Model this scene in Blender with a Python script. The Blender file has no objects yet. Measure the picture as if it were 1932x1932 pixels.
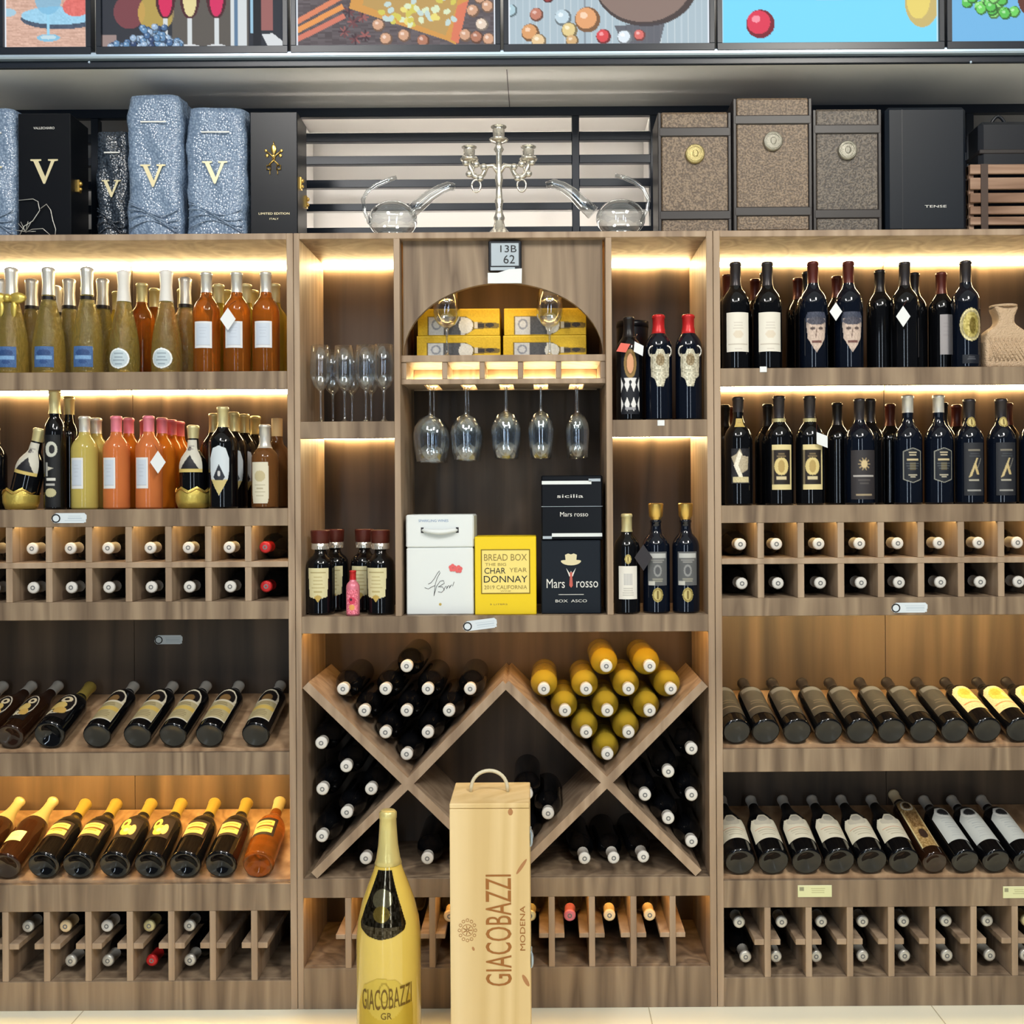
import bpy, math, random
import numpy as np
from mathutils import Matrix, Vector, Euler
random.seed(7); np.random.seed(7)
R = math.radians
PI = math.pi
C = bpy.context.scene.collection
# ------------------------------------------------------------------ camera
# measured on the photograph (1932 px frame): vanishing point (CX,CY), focal length F px
F, CX, CY, K = 1969.0, 1018.0, 940.0, 0.0015
D0 = F * K                      # distance camera - cabinet front plane (Y = 0)
H0 = (1902 - CY) * K            # eye height
ROLL = 0.0061
sc = bpy.context.scene
cam = bpy.data.objects.new('camera', bpy.data.cameras.new('camera')); C.objects.link(cam)
cam.data.sensor_width = 36; cam.data.sensor_fit = 'HORIZONTAL'
cam.data.lens = 36 * F / 1932
cam.data.shift_x = (966 - CX) / 1932
cam.data.shift_y = -(966 - CY) / 1932
cam.data.clip_start = 0.05
cam.matrix_world = Matrix.Translation((0, -D0, H0)) @ Matrix.Rotation(PI/2, 4, 'X') @ Matrix.Rotation(-ROLL, 4, 'Z')
sc.camera = cam
# ------------------------------------------------------------------ exposure, world, shop lights, added streak lights
sc.view_settings.view_transform = 'Standard'; sc.view_settings.look = 'None'
sc.view_settings.gamma = 1; sc.view_settings.use_curve_mapping = False
sc.view_settings.exposure = 0.0
sc.cycles.use_denoising = True
sc.cycles.max_bounces = 10; sc.cycles.transparent_max_bounces = 16
sc.cycles.transmission_bounces = 8; sc.cycles.glossy_bounces = 4; sc.cycles.diffuse_bounces = 3
sc.cycles.caustics_reflective = False; sc.cycles.caustics_refractive = False
sc.cycles.sample_clamp_indirect = 4
w = bpy.data.worlds.new('world'); sc.world = w; w.use_nodes = True
w.node_tree.nodes['Background'].inputs[0].default_value = (0.82, 0.9, 1.0, 1)
w.node_tree.nodes['Background'].inputs[1].default_value = 0.07
def area(name, loc, target, sx, sy, power, col):
    l = bpy.data.lights.new(name, 'AREA'); l.shape = 'RECTANGLE'; l.size = sx; l.size_y = sy
    l.energy = power; l.color = col
    o = bpy.data.objects.new(name, l); C.objects.link(o); o.location = loc
    o.rotation_euler = (Vector(target) - Vector(loc)).to_track_quat('-Z', 'Y').to_euler()
    return o
area('ceiling_panel_light', (-1.2, -2.5, 3.9), (-0.9, -0.6, 0), 0.5, 1.5, 82, (1.0, 0.97, 0.93))
area('ceiling_panel_light.001', (1.4, -2.5, 3.9), (1.2, -0.6, 0), 0.5, 1.5, 122, (1.0, 0.95, 0.86))
area('ceiling_panel_light.002', (0.0, -4.2, 3.9), (0, -1.2, 0), 2.4, 0.5, 26, (1.0, 0.98, 0.95))
area('bottle_streak_light', (-1.5, -5.2, 1.7), (0, 0, 1.3), 0.22, 2.6, 30, (0.72, 0.86, 1.0))  # added strip light, kept narrow to draw bright streaks on the bottles
area('bottle_streak_light.001', (1.1, -5.2, 1.7), (0, 0, 1.3), 0.18, 2.6, 20, (0.80, 0.90, 1.0))  # second added streak strip, on the right

def RX(u): return (u - CX) * K
def RZ(v): return H0 - (v - CY) * K
def W(u, v, Y):
    du, dv = u - CX, v - CY
    x, y = du - ROLL*dv, dv + ROLL*du
    s = (D0 + Y) / F
    return Vector((x*s, Y, H0 - y*s))
# ------------------------------------------------------------------ materials
def lin(c):
    return tuple(((x/255)/12.92 if x/255 <= 0.04045 else ((x/255+0.055)/1.055)**2.4) for x in c)
def mat(name, col, rough=0.5, metal=0.0, trans=0.0, ior=1.45, emit=None, estr=0, coat=0, bump=None, srgb=True, spec=0.5):
    m = bpy.data.materials.new(name); m.use_nodes = True
    b = m.node_tree.nodes['Principled BSDF']
    c = lin(col) if srgb else col
    b.inputs['Base Color'].default_value = (*c, 1)
    b.inputs['Roughness'].default_value = rough; b.inputs['Metallic'].default_value = metal
    b.inputs['Transmission Weight'].default_value = trans; b.inputs['IOR'].default_value = ior
    b.inputs['Coat Weight'].default_value = coat; b.inputs['Specular IOR Level'].default_value = spec
    if emit:
        b.inputs['Emission Color'].default_value = (*lin(emit), 1); b.inputs['Emission Strength'].default_value = estr
    if bump:
        nt = m.node_tree; n = nt.nodes.new('ShaderNodeTexNoise'); g = nt.nodes.new('ShaderNodeNewGeometry')
        n.inputs['Scale'].default_value = bump[0]; n.inputs['Detail'].default_value = 4
        bp = nt.nodes.new('ShaderNodeBump'); bp.inputs['Strength'].default_value = bump[1]; bp.inputs['Distance'].default_value = bump[2] if len(bump) > 2 else 0.004
        nt.links.new(g.outputs['Position'], n.inputs['Vector']); nt.links.new(n.outputs[0], bp.inputs['Height'])
        nt.links.new(bp.outputs[0], b.inputs['Normal'])
    return m
def wood(name, c1, c2, c3, scale=(26, 26, 1.6), rough=0.5, sp=0.3):
    m = bpy.data.materials.new(name); m.use_nodes = True; nt = m.node_tree; N = nt.nodes; L = nt.links
    b = N['Principled BSDF']; b.inputs['Roughness'].default_value = rough; b.inputs['Specular IOR Level'].default_value = sp
    g = N.new('ShaderNodeNewGeometry'); mp = N.new('ShaderNodeMapping'); mp.inputs['Scale'].default_value = scale
    L.new(g.outputs['Position'], mp.inputs['Vector'])
    n1 = N.new('ShaderNodeTexNoise'); n1.inputs['Scale'].default_value = 1.0; n1.inputs['Detail'].default_value = 6; n1.inputs['Distortion'].default_value = 0.6
    L.new(mp.outputs[0], n1.inputs['Vector'])
    mp2 = N.new('ShaderNodeMapping'); mp2.inputs['Scale'].default_value = tuple(s*0.16 for s in scale); L.new(g.outputs['Position'], mp2.inputs['Vector'])
    n2 = N.new('ShaderNodeTexNoise'); n2.inputs['Scale'].default_value = 1.0; n2.inputs['Detail'].default_value = 2; n2.inputs['Distortion'].default_value = 1.2
    L.new(mp2.outputs[0], n2.inputs['Vector'])
    wv = N.new('ShaderNodeMath'); wv.operation = 'MULTIPLY'; wv.inputs[1].default_value = 14; L.new(n2.outputs[0], wv.inputs[0])
    fr = N.new('ShaderNodeMath'); fr.operation = 'PINGPONG'; fr.inputs[1].default_value = 1; L.new(wv.outputs[0], fr.inputs[0])
    mx = N.new('ShaderNodeMix'); mx.data_type = 'FLOAT'; mx.inputs[0].default_value = 0.32
    L.new(n1.outputs[0], mx.inputs[2]); L.new(fr.outputs[0], mx.inputs[3])
    cr = N.new('ShaderNodeValToRGB'); e = cr.color_ramp.elements
    e[0].position = 0.28; e[0].color = (*lin(c1), 1); e[1].position = 0.72; e[1].color = (*lin(c3), 1)
    k = e.new(0.5); k.color = (*lin(c2), 1)
    L.new(mx.outputs[0], cr.inputs[0]); L.new(cr.outputs[0], b.inputs['Base Color'])
    bp = N.new('ShaderNodeBump'); bp.inputs['Strength'].default_value = 0.15; bp.inputs['Distance'].default_value = 0.002
    L.new(n1.outputs[0], bp.inputs['Height']); L.new(bp.outputs[0], b.inputs['Normal'])
    return m
def attr_mat(name, rough=0.6, emit=0, metal=0, spec=0.4):
    m = bpy.data.materials.new(name); m.use_nodes = True; nt = m.node_tree; b = nt.nodes['Principled BSDF']
    a = nt.nodes.new('ShaderNodeAttribute'); a.attribute_name = 'Col'
    b.inputs['Roughness'].default_value = rough; b.inputs['Metallic'].default_value = metal; b.inputs['Specular IOR Level'].default_value = spec
    if emit:
        b.inputs['Base Color'].default_value = (0.02, 0.02, 0.02, 1)
        nt.links.new(a.outputs['Color'], b.inputs['Emission Color']); b.inputs['Emission Strength'].default_value = emit
    else: nt.links.new(a.outputs['Color'], b.inputs['Base Color'])
    return m
def thin_glass(name, tint=(0.93, 0.96, 0.98), edge=0.75, base=0.05, transp=None):
    m = bpy.data.materials.new(name); m.use_nodes = True; nt = m.node_tree; N = nt.nodes; L = nt.links
    N.remove(N['Principled BSDF']); out = N['Material Output']
    lw = N.new('ShaderNodeLayerWeight'); lw.inputs['Blend'].default_value = 0.35
    mr = N.new('ShaderNodeMapRange'); mr.inputs['To Min'].default_value = base; mr.inputs['To Max'].default_value = edge
    L.new(lw.outputs['Facing'], mr.inputs['Value'])
    t = N.new('ShaderNodeBsdfTransparent'); t.inputs[0].default_value = (*tint, 1)
    gl = N.new('ShaderNodeBsdfGlossy'); gl.inputs['Roughness'].default_value = 0.04; gl.inputs[0].default_value = (0.95, 0.97, 1, 1)
    mx = N.new('ShaderNodeMixShader'); L.new(mr.outputs[0], mx.inputs[0]); L.new(t.outputs[0], mx.inputs[1]); L.new(gl.outputs[0], mx.inputs[2])
    L.new(mx.outputs[0], out.inputs['Surface'])
    return m
def liquid(name, col, trans=0.8, rough=0.04, bump=None):
    # coloured glass full of wine: refraction plus a share of scattered light
    return mat(name, col, rough, trans=trans, ior=1.36, spec=0.5, bump=bump)
M = {}
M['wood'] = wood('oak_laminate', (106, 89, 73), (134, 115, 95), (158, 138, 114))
M['wood_back'] = wood('oak_laminate_shaded', (58, 49, 41), (80, 66, 54), (100, 83, 67), scale=(14, 14, 0.9))  # same oak as the fronts, interior shade darkened into its colour
M['edge'] = wood('oak_edge_band', (142, 121, 101), (163, 141, 118), (178, 156, 133))
M['board'] = wood('sloped_board_oak', (146, 116, 88), (172, 140, 108), (194, 162, 128))
M['pine'] = wood('pine', (214, 184, 128), (226, 198, 144), (234, 208, 158), scale=(16, 16, 0.7), rough=0.55)
M['crate'] = wood('crate_wood', (112, 84, 66), (146, 116, 96), (170, 142, 120), scale=(3, 26, 40))
M['floor'] = mat('cream_tile', (254, 251, 230), 0.3, spec=0.5)
M['grout'] = mat('grout', (196, 188, 162), 0.8)
M['led'] = mat('led_strip', (255, 240, 200), emit=(255, 222, 160), estr=75)
M['led_soft'] = mat('led_strip_soft', (255, 240, 200), emit=(255, 200, 112), estr=24)
M['led_amber'] = mat('led_strip_amber', (255, 230, 180), emit=(255, 208, 120), estr=165)
M['led_tan'] = mat('led_strip_tan', (255, 230, 190), emit=(255, 222, 150), estr=95)
M['led_cubby'] = mat('led_strip_cubby', (255, 236, 200), emit=(255, 220, 150), estr=13)
M['led_white'] = mat('led_strip_niche', (255, 250, 240), emit=(255, 244, 228), estr=30)
M['black'] = mat('black_paint', (22, 26, 34), 0.35)
M['navy'] = mat('black_metal_frame', (18, 27, 40), 0.34, spec=0.5)
M['chrome'] = mat('brushed_chrome', (186, 206, 226), 0.3, metal=0.5)
M['soffit'] = mat('silver_soffit', (240, 240, 240), 0.45, metal=0.05)
M['niche'] = mat('niche_panel', (206, 203, 200), 0.3, spec=0.5)
M['box_black'] = mat('black_lacquer_card', (11, 14, 20), 0.3, spec=0.3)
M['box_navy'] = mat('navy_card', (16, 24, 34), 0.4, spec=0.3)
M['gold'] = mat('gold_foil', (222, 186, 104), 0.28, metal=0.9)
M['gold_pale'] = mat('pale_gold_print', (232, 220, 178), 0.35, metal=0.3)
M['silver'] = mat('silver_metal', (226, 220, 206), 0.2, metal=0.75, bump=(120, 0.25, 0.002))
M['white'] = mat('white_card', (226, 232, 232), 0.45)
M['white_print'] = mat('white_print', (225, 225, 220), 0.5)
M['ink'] = mat('black_ink', (26, 26, 30), 0.5)
M['ink_brown'] = mat('burnt_brown_ink', (158, 100, 42), 0.6)
M['ink_gold'] = mat('gold_brown_ink', (112, 84, 20), 0.5)
M['yellow'] = mat('yellow_card', (238, 206, 20), 0.4)
M['mustard'] = mat('mustard_card', (206, 172, 16), 0.4)
M['glassdark'] = mat('dark_bottle_glass', (9, 10, 13), 0.06, spec=0.65)
M['glassbrown'] = mat('brown_bottle_glass', (40, 22, 12), 0.06, spec=0.6)
M['glassblue'] = mat('blue_black_bottle', (10, 16, 28), 0.06, spec=0.7)
M['prosecco'] = liquid('prosecco_glass', (255, 238, 140), 0.9, 0.03, bump=(95, 0.7, 0.006))
M['whitewine'] = liquid('white_wine_glass', (255, 220, 74), 0.62, 0.05)
M['rose'] = liquid('rose_wine_glass', (244, 146, 56), 0.85, 0.04)
M['orange'] = liquid('orange_liqueur', (238, 132, 36), 0.45, 0.07)
M['pinkorange'] = liquid('peach_liqueur', (240, 140, 80), 0.4, 0.07)
M['lemon'] = liquid('lemon_liqueur', (226, 206, 112), 0.4, 0.07)
M['cognac'] = liquid('brown_spirit', (140, 92, 50), 0.5, 0.06)
M['magnum'] = mat('magnum_gold_glass', (226, 196, 92), 0.1, spec=0.7, coat=0.6)
M['foil_silver'] = mat('silver_foil', (212, 210, 202), 0.32, metal=0.45)
M['foil_dark'] = mat('graphite_foil', (58, 54, 56), 0.35, metal=0.5)
M['foil_black'] = mat('black_foil', (30, 27, 28), 0.35, metal=0.2)
M['foil_wine'] = mat('maroon_foil', (84, 34, 26), 0.35, metal=0.2)
M['foil_red'] = mat('red_foil', (196, 40, 42), 0.32, metal=0.25)
M['foil_pink'] = mat('pink_foil', (224, 128, 146), 0.35, metal=0.2)
M['foil_gold'] = mat('gold_capsule', (214, 190, 96), 0.32, metal=0.6, bump=(160, 0.3, 0.002))
M['foil_goldpale'] = mat('champagne_capsule', (210, 200, 150), 0.34, metal=0.4)
M['foil_white'] = mat('white_foil', (222, 220, 214), 0.4)
M['cork'] = mat('cork', (214, 184, 132), 0.7)
M['cream'] = mat('cream_capsule', (236, 212, 168), 0.45)
M['paper'] = mat('paper_tag', (226, 230, 232), 0.6)
M['paper_red'] = mat('red_paper_tag', (222, 104, 88), 0.6)
M['pricetag'] = mat('pale_green_tag', (222, 226, 178), 0.5)
M['leather'] = mat('embossed_brown_leather', (104, 88, 74), 0.45, bump=(260, 1.0, 0.006))
M['leather_grey'] = mat('embossed_grey_brown_leather', (84, 77, 70), 0.45, bump=(260, 1.0, 0.006))
M['strap'] = mat('dark_leather_band', (44, 40, 40), 0.4)
M['medal'] = mat('pewter_medallion', (176, 172, 158), 0.3, metal=0.8, bump=(500, 0.6, 0.003))
M['medal_gold'] = mat('brass_medallion', (204, 188, 132), 0.3, metal=0.8, bump=(500, 0.6, 0.003))
M['wrap'] = mat('bubble_wrap', (138, 158, 182), 0.22, spec=0.9, bump=(190, 0.9, 0.012))
M['wrap_dark'] = mat('bubble_wrap_over_black', (48, 56, 66), 0.25, spec=0.9, bump=(190, 0.9, 0.012))
def mottled(name, c1, c2, scale, rough, bump_d, spec=.5, vor=False):
    m = mat(name, c1, rough, spec=spec); nt = m.node_tree; b = nt.nodes['Principled BSDF']; g = nt.nodes.new('ShaderNodeNewGeometry')
    n = nt.nodes.new('ShaderNodeTexVoronoi' if vor else 'ShaderNodeTexNoise'); n.inputs['Scale'].default_value = scale
    if not vor: n.inputs['Detail'].default_value = 3
    nt.links.new(g.outputs['Position'], n.inputs['Vector']); o = n.outputs['Distance'] if vor else n.outputs[0]
    cr = nt.nodes.new('ShaderNodeValToRGB'); e = cr.color_ramp.elements
    e[0].position = .15 if vor else .42; e[1].position = .75 if vor else .6; e[0].color = (*lin(c2 if vor else c1), 1); e[1].color = (*lin(c1 if vor else c2), 1)
    nt.links.new(o, cr.inputs[0]); nt.links.new(cr.outputs[0], b.inputs['Base Color'])
    bp = nt.nodes.new('ShaderNodeBump'); bp.inputs['Strength'].default_value = 1; bp.inputs['Distance'].default_value = bump_d; bp.invert = vor
    nt.links.new(o, bp.inputs['Height']); nt.links.new(bp.outputs[0], b.inputs['Normal']); return m
M['leather'] = mottled('embossed_brown_leather', (88, 73, 58), (136, 116, 94), 190, .42, .0015)
M['leather_grey'] = mottled('embossed_grey_brown_leather', (66, 59, 53), (110, 100, 88), 190, .42, .0015)
M['wrap'] = mottled('bubble_wrap', (104, 124, 150), (140, 160, 184), 150, .18, .0016, 1.0, True)
M['wrap_dark'] = mottled('bubble_wrap_over_black', (30, 38, 48), (66, 76, 88), 150, .16, .0016, 1.0, True)
M['glass'] = thin_glass('clear_glass')
M['crystal'] = thin_glass('thick_clear_glass', tint=(0.9, 0.92, 0.92), edge=0.9, base=0.12)
M['print'] = attr_mat('printed_paper', 0.55)
M['printfoil'] = attr_mat('printed_foil', 0.35, metal=0.35)
M['backlit'] = attr_mat('backlit_print', 0.6, emit=1.1, spec=0.08)
M['flask'] = mat('embossed_cream_glass', (206, 178, 146), 0.25, bump=(220, 1.0, 0.006))
M['lens'] = mat('display_screen', (178, 190, 200), 0.2)
M['pewter'] = mat('pewter_relief', (212, 206, 180), 0.3, metal=0.6, bump=(300, 1.0, 0.006))
# ------------------------------------------------------------------ mesh helper
class MB:
    def __init__(s): s.v = []; s.f = []; s.sm = []
    def add(s, vs, fs, smooth=False):
        n = len(s.v); s.v += [tuple(p) for p in vs]; s.f += [tuple(i+n for i in f) for f in fs]; s.sm += [smooth]*len(fs)
        return s
    def box(s, x0, x1, y0, y1, z0, z1, b=0.0):
        if x0 > x1: x0, x1 = x1, x0
        if z0 > z1: z0, z1 = z1, z0
        if b <= 0:
            vs = [(x, y, z) for x in (x0, x1) for y in (y0, y1) for z in (z0, z1)]
            return s.add(vs, [(0,1,3,2),(4,6,7,5),(0,4,5,1),(2,3,7,6),(0,2,6,4),(1,5,7,3)])
        bm = min(b, (x1-x0)*0.4, (y1-y0)*0.4, (z1-z0)*0.4)
        X, Y, Z = (x0, x1), (y0, y1), (z0, z1); idx = {}; vs = []
        for i in (0, 1):
            for j in (0, 1):
                for k in (0, 1):
                    for a in range(3):
                        p = [X[i], Y[j], Z[k]]; sg = [1-2*i, 1-2*j, 1-2*k]
                        for t in range(3):
                            if t != a: p[t] += sg[t]*bm
                        idx[(i, j, k, a)] = len(vs); vs.append(p)
        fs = []
        for a in range(3):
            o = [t for t in range(3) if t != a]
            for sd in (0, 1):
                q = []
                for (c, d) in ((0,0),(1,0),(1,1),(0,1)):
                    key = [0,0,0]; key[a] = sd; key[o[0]] = c; key[o[1]] = d; q.append(idx[(*key, a)])
                fs.append(q)
        for a in range(3):          # edges along axis a
            o = [t for t in range(3) if t != a]
            for c in (0, 1):
                for d in (0, 1):
                    k0 = [0,0,0]; k0[a] = 0; k0[o[0]] = c; k0[o[1]] = d
                    k1 = list(k0); k1[a] = 1
                    fs.append((idx[(*k0, o[0])], idx[(*k1, o[0])], idx[(*k1, o[1])], idx[(*k0, o[1])]))
        for i in (0, 1):
            for j in (0, 1):
                for k in (0, 1): fs.append((idx[(i,j,k,0)], idx[(i,j,k,1)], idx[(i,j,k,2)]))
        return s.add(vs, fs)
    def lathe(s, prof, seg=20, c=(0,0,0), axis='Z', a0=0, a1=2*PI):
        full = abs(a1-a0-2*PI) < 1e-6; n = seg if full else seg+1
        vs = []; fs = []
        for (r, z) in prof:
            for i in range(n):
                a = a0+(a1-a0)*i/seg
                p = (r*math.cos(a), r*math.sin(a), z)
                if axis == 'Y': p = (p[0], p[2], p[1])
                if axis == 'X': p = (p[2], p[0], p[1])
                vs.append((p[0]+c[0], p[1]+c[1], p[2]+c[2]))
        for j in range(len(prof)-1):
            if prof[j] == prof[j+1]: continue
            for i in range(seg):
                i2 = (i+1) % n if full else i+1
                fs.append((j*n+i, j*n+i2, (j+1)*n+i2, (j+1)*n+i))
        return s.add(vs, fs, True)
    def prism(s, poly, y0, y1, plane='XZ'):
        n = len(poly)
        if plane == 'XZ': vs = [(x, y0, z) for x, z in poly]+[(x, y1, z) for x, z in poly]
        elif plane == 'YZ': vs = [(y0, x, z) for x, z in poly]+[(y1, x, z) for x, z in poly]
        else: vs = [(x, z, y0) for x, z in poly]+[(x, z, y1) for x, z in poly]
        fs = [tuple(range(n)), tuple(range(2*n-1, n-1, -1))]+[(i, i+n, (i+1) % n+n, (i+1) % n) for i in range(n)]
        return s.add(vs, fs)
    def tube(s, pts, rad, seg=8, closed=False):
        pts = [Vector(p) for p in pts]; n = len(pts); rs = rad if isinstance(rad, (list, tuple)) else [rad]*n
        vs = []; fs = []; up = Vector((0.13, 0.21, 0.97))
        for i, p in enumerate(pts):
            d = (pts[(i+1) % n]-pts[i-1]) if closed else (pts[min(i+1, n-1)]-pts[max(i-1, 0)])
            d.normalize(); a = d.cross(up)
            if a.length < 1e-3: a = d.cross(Vector((1, 0, 0)))
            a.normalize(); b = d.cross(a)
            if i and (a.dot(pa) < 0): a = -a; b = -b
            pa = a; up = b if b.length else up
            for k in range(seg):
                t = 2*PI*k/seg; vs.append(p+(a*math.cos(t)+b*math.sin(t))*rs[i])
        m = n if closed else n-1
        for i in range(m):
            for k in range(seg):
                j = (i+1) % n; fs.append((i*seg+k, i*seg+(k+1) % seg, j*seg+(k+1) % seg, j*seg+k))
        if not closed: fs += [tuple(range(seg)), tuple(range((n-1)*seg, n*seg))]
        return s.add(vs, fs, True)
    def ball(s, c, r, seg=12, ring=8, sx=1, sy=1, sz=1):
        pr = [(max(1e-5, r*math.sin(PI*i/ring)), -r*math.cos(PI*i/ring)) for i in range(ring+1)]
        n0 = len(s.v); s.lathe(pr, seg)
        for i in range(n0, len(s.v)):
            x, y, z = s.v[i]; s.v[i] = (x*sx+c[0], y*sy+c[1], z*sz+c[2])
        return s
    def mesh(s, name):
        me = bpy.data.meshes.new(name); me.from_pydata(s.v, [], s.f)
        me.polygons.foreach_set('use_smooth', s.sm)
        bm_fix(me); me.update(); return me
    def build(s, name, m, parent=None, loc=None, **kw):
        return obj(name, s.mesh(name), m, parent, loc, **kw)
import bmesh
def bm_fix(me):
    b = bmesh.new(); b.from_mesh(me); bmesh.ops.recalc_face_normals(b, faces=b.faces); b.to_mesh(me); b.free()
def obj(name, me, m, parent=None, loc=None, label=None, cat=None, group=None, kind=None):
    o = bpy.data.objects.new(name, me); C.objects.link(o)
    if m is not None and len(me.materials) == 0: me.materials.append(m)
    if parent is not None: o.parent = parent
    if loc is not None: o.location = loc
    tag(o, label, cat, group, kind); return o
def tag(o, label=None, cat=None, group=None, kind=None):
    if label: o['label'] = label
    if cat: o['category'] = cat
    if group: o['group'] = group
    if kind: o['kind'] = kind
    return o
def thing(name, label, cat, loc=(0,0,0), rot=(0,0,0), group=None):
    o = bpy.data.objects.new(name, None); C.objects.link(o); o.empty_display_size = 0.05
    o.location = loc; o.rotation_euler = rot
    return tag(o, label, cat, group)
# ------------------------------------------------------------------ tiny painter for flat print
class Art:
    """a coloured grid in its own units: x right, y down"""
    def __init__(s, x0, x1, y0, y1, step, bg):
        s.x0, s.x1, s.y0, s.y1 = x0, x1, y0, y1
        s.nx = max(2, int(round((x1-x0)/step))+1); s.ny = max(2, int(round((y1-y0)/step))+1)
        s.X, s.Y = np.meshgrid(np.linspace(x0, x1, s.nx), np.linspace(y0, y1, s.ny))
        s.a = np.zeros((s.ny, s.nx, 3)); s.a[:] = bg; s.m = np.ones((s.ny, s.nx), bool)
    def put(s, k, c, al=1.0): s.a[k] = s.a[k]*(1-al)+np.array(c)*al; return s
    def rect(s, x0, x1, y0, y1, c, al=1): return s.put((s.X >= x0) & (s.X <= x1) & (s.Y >= y0) & (s.Y <= y1), c, al)
    def ell(s, cx, cy, rx, ry, c, al=1, rot=0):
        dx, dy = s.X-cx, s.Y-cy; a = dx*math.cos(rot)+dy*math.sin(rot); b = -dx*math.sin(rot)+dy*math.cos(rot)
        return s.put((a/rx)**2+(b/ry)**2 <= 1, c, al)
    def ring(s, cx, cy, rx, ry, t, c, al=1):
        q = np.sqrt(((s.X-cx)/rx)**2+((s.Y-cy)/ry)**2); return s.put(abs(q-1) < t, c, al)
    def ball(s, cx, cy, r, c):
        s.ell(cx, cy, r, r, tuple(x*0.55 for x in c)); s.ell(cx-r*.12, cy-r*.12, r*.82, r*.82, c)
        return s.ell(cx-r*.3, cy-r*.35, r*.3, r*.25, tuple(min(255, x*.5+140) for x in c), 0.8)
    def line(s, x0, y0, x1, y1, w, c, al=1):
        dx, dy = x1-x0, y1-y0; L = math.hypot(dx, dy); t = ((s.X-x0)*dx+(s.Y-y0)*dy)/L; d = abs((s.X-x0)*dy-(s.Y-y0)*dx)/L
        return s.put((t >= 0) & (t <= L) & (d <= w/2), c, al)
    def poly(s, pts, c, al=1):
        k = np.zeros(s.X.shape, bool); n = len(pts)
        for i in range(n):
            (xa, ya), (xb, yb) = pts[i], pts[(i+1) % n]
            if ya == yb: continue
            k ^= ((ya > s.Y) != (yb > s.Y)) & (s.X < (xb-xa)*(s.Y-ya)/(yb-ya)+xa)
        return s.put(k, c, al)
    def grain(s, amp, sx=1, sy=1):
        n = np.random.rand(s.ny//sy+2, s.nx//sx+2); n = np.repeat(np.repeat(n, sy, 0), sx, 1)[:s.ny, :s.nx]
        s.a = np.clip(s.a+(n-0.5)[..., None]*amp, 0, 255); return s
    def lines(s, x0, x1, y0, dy, n, h, c, al=0.7):
        for i in range(n):
            w_ = (x1-x0)*random.uniform(0.55, 1)/2; m = (x0+x1)/2; s.rect(m-w_, m+w_, y0+i*dy, y0+i*dy+h, c, al)
        return s
    def mask_ell(s, cx, cy, rx, ry): s.m &= ((s.X-cx)/rx)**2+((s.Y-cy)/ry)**2 <= 1.02; return s
    def mask_poly(s, pts):
        k = np.zeros(s.X.shape, bool); n = len(pts)
        for i in range(n):
            (xa, ya), (xb, yb) = pts[i], pts[(i+1) % n]
            if ya == yb: continue
            k ^= ((ya > s.Y) != (yb > s.Y)) & (s.X < (xb-xa)*(s.Y-ya)/(yb-ya)+xa)
        s.m &= k; return s
    def mesh(s, name, fn):
        """fn(u,v) with u in 0..1 left-right, v in 0..1 top-down -> (x,y,z)"""
        vs = [fn(i/(s.nx-1), j/(s.ny-1)) for j in range(s.ny) for i in range(s.nx)]
        fs = []; n = s.nx; m = s.m
        for j in range(s.ny-1):
            for i in range(n-1):
                if m[j, i] and m[j, i+1] and m[j+1, i] and m[j+1, i+1]:
                    fs.append((j*n+i, (j+1)*n+i, (j+1)*n+i+1, j*n+i+1))
        me = bpy.data.meshes.new(name); me.from_pydata(vs, [], fs)
        at = me.color_attributes.new('Col', 'FLOAT_COLOR', 'POINT')
        c = np.clip(s.a/255, 0, 1).reshape(-1, 3); c = np.where(c <= 0.04045, c/12.92, ((c+0.055)/1.055)**2.4)
        at.data.foreach_set('color', np.concatenate([c, np.ones((len(c), 1))], 1).astype(np.float32).ravel())
        me.polygons.foreach_set('use_smooth', [True]*len(fs)); me.update(); return me
def flat(x0, x1, z1, z0, y):          # front-facing sheet, top z1 to bottom z0
    return lambda u, v: (x0+(x1-x0)*u, y, z1+(z0-z1)*v)
# ------------------------------------------------------------------ lettering
_T = {}
def text_pts(s):
    if s not in _T:
        cu = bpy.data.curves.new('t', 'FONT'); cu.body = s; cu.size = 1; cu.resolution_u = 3
        o = bpy.data.objects.new('t', cu); C.objects.link(o)
        dg = bpy.context.evaluated_depsgraph_get(); me = bpy.data.meshes.new_from_object(o.evaluated_get(dg))
        v = [tuple(p.co) for p in me.vertices]; f = [tuple(p.vertices) for p in me.polygons]
        bpy.data.objects.remove(o); bpy.data.curves.remove(cu); bpy.data.meshes.remove(me)
        xs = [p[0] for p in v]; ys = [p[1] for p in v]; _T[s] = (v, f, min(xs), max(xs), min(ys), max(ys))
    return _T[s]
def text(s, width, height, place, m, parent, name='lettering'):
    """place(x,y): x,y metres from the centre of the text -> point"""
    v, f, a, b, c, d = text_pts(s)
    vs = [place((p[0]-(a+b)/2)/(b-a)*width, (p[1]-(c+d)/2)/(d-c)*height) for p in v]
    me = bpy.data.meshes.new(name); me.from_pydata([tuple(p) for p in vs], [], f); me.update()
    return obj(name, me, m, parent)
def on_front(x, y, z): return lambda a, b: (x+a, y, z+b)
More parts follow.
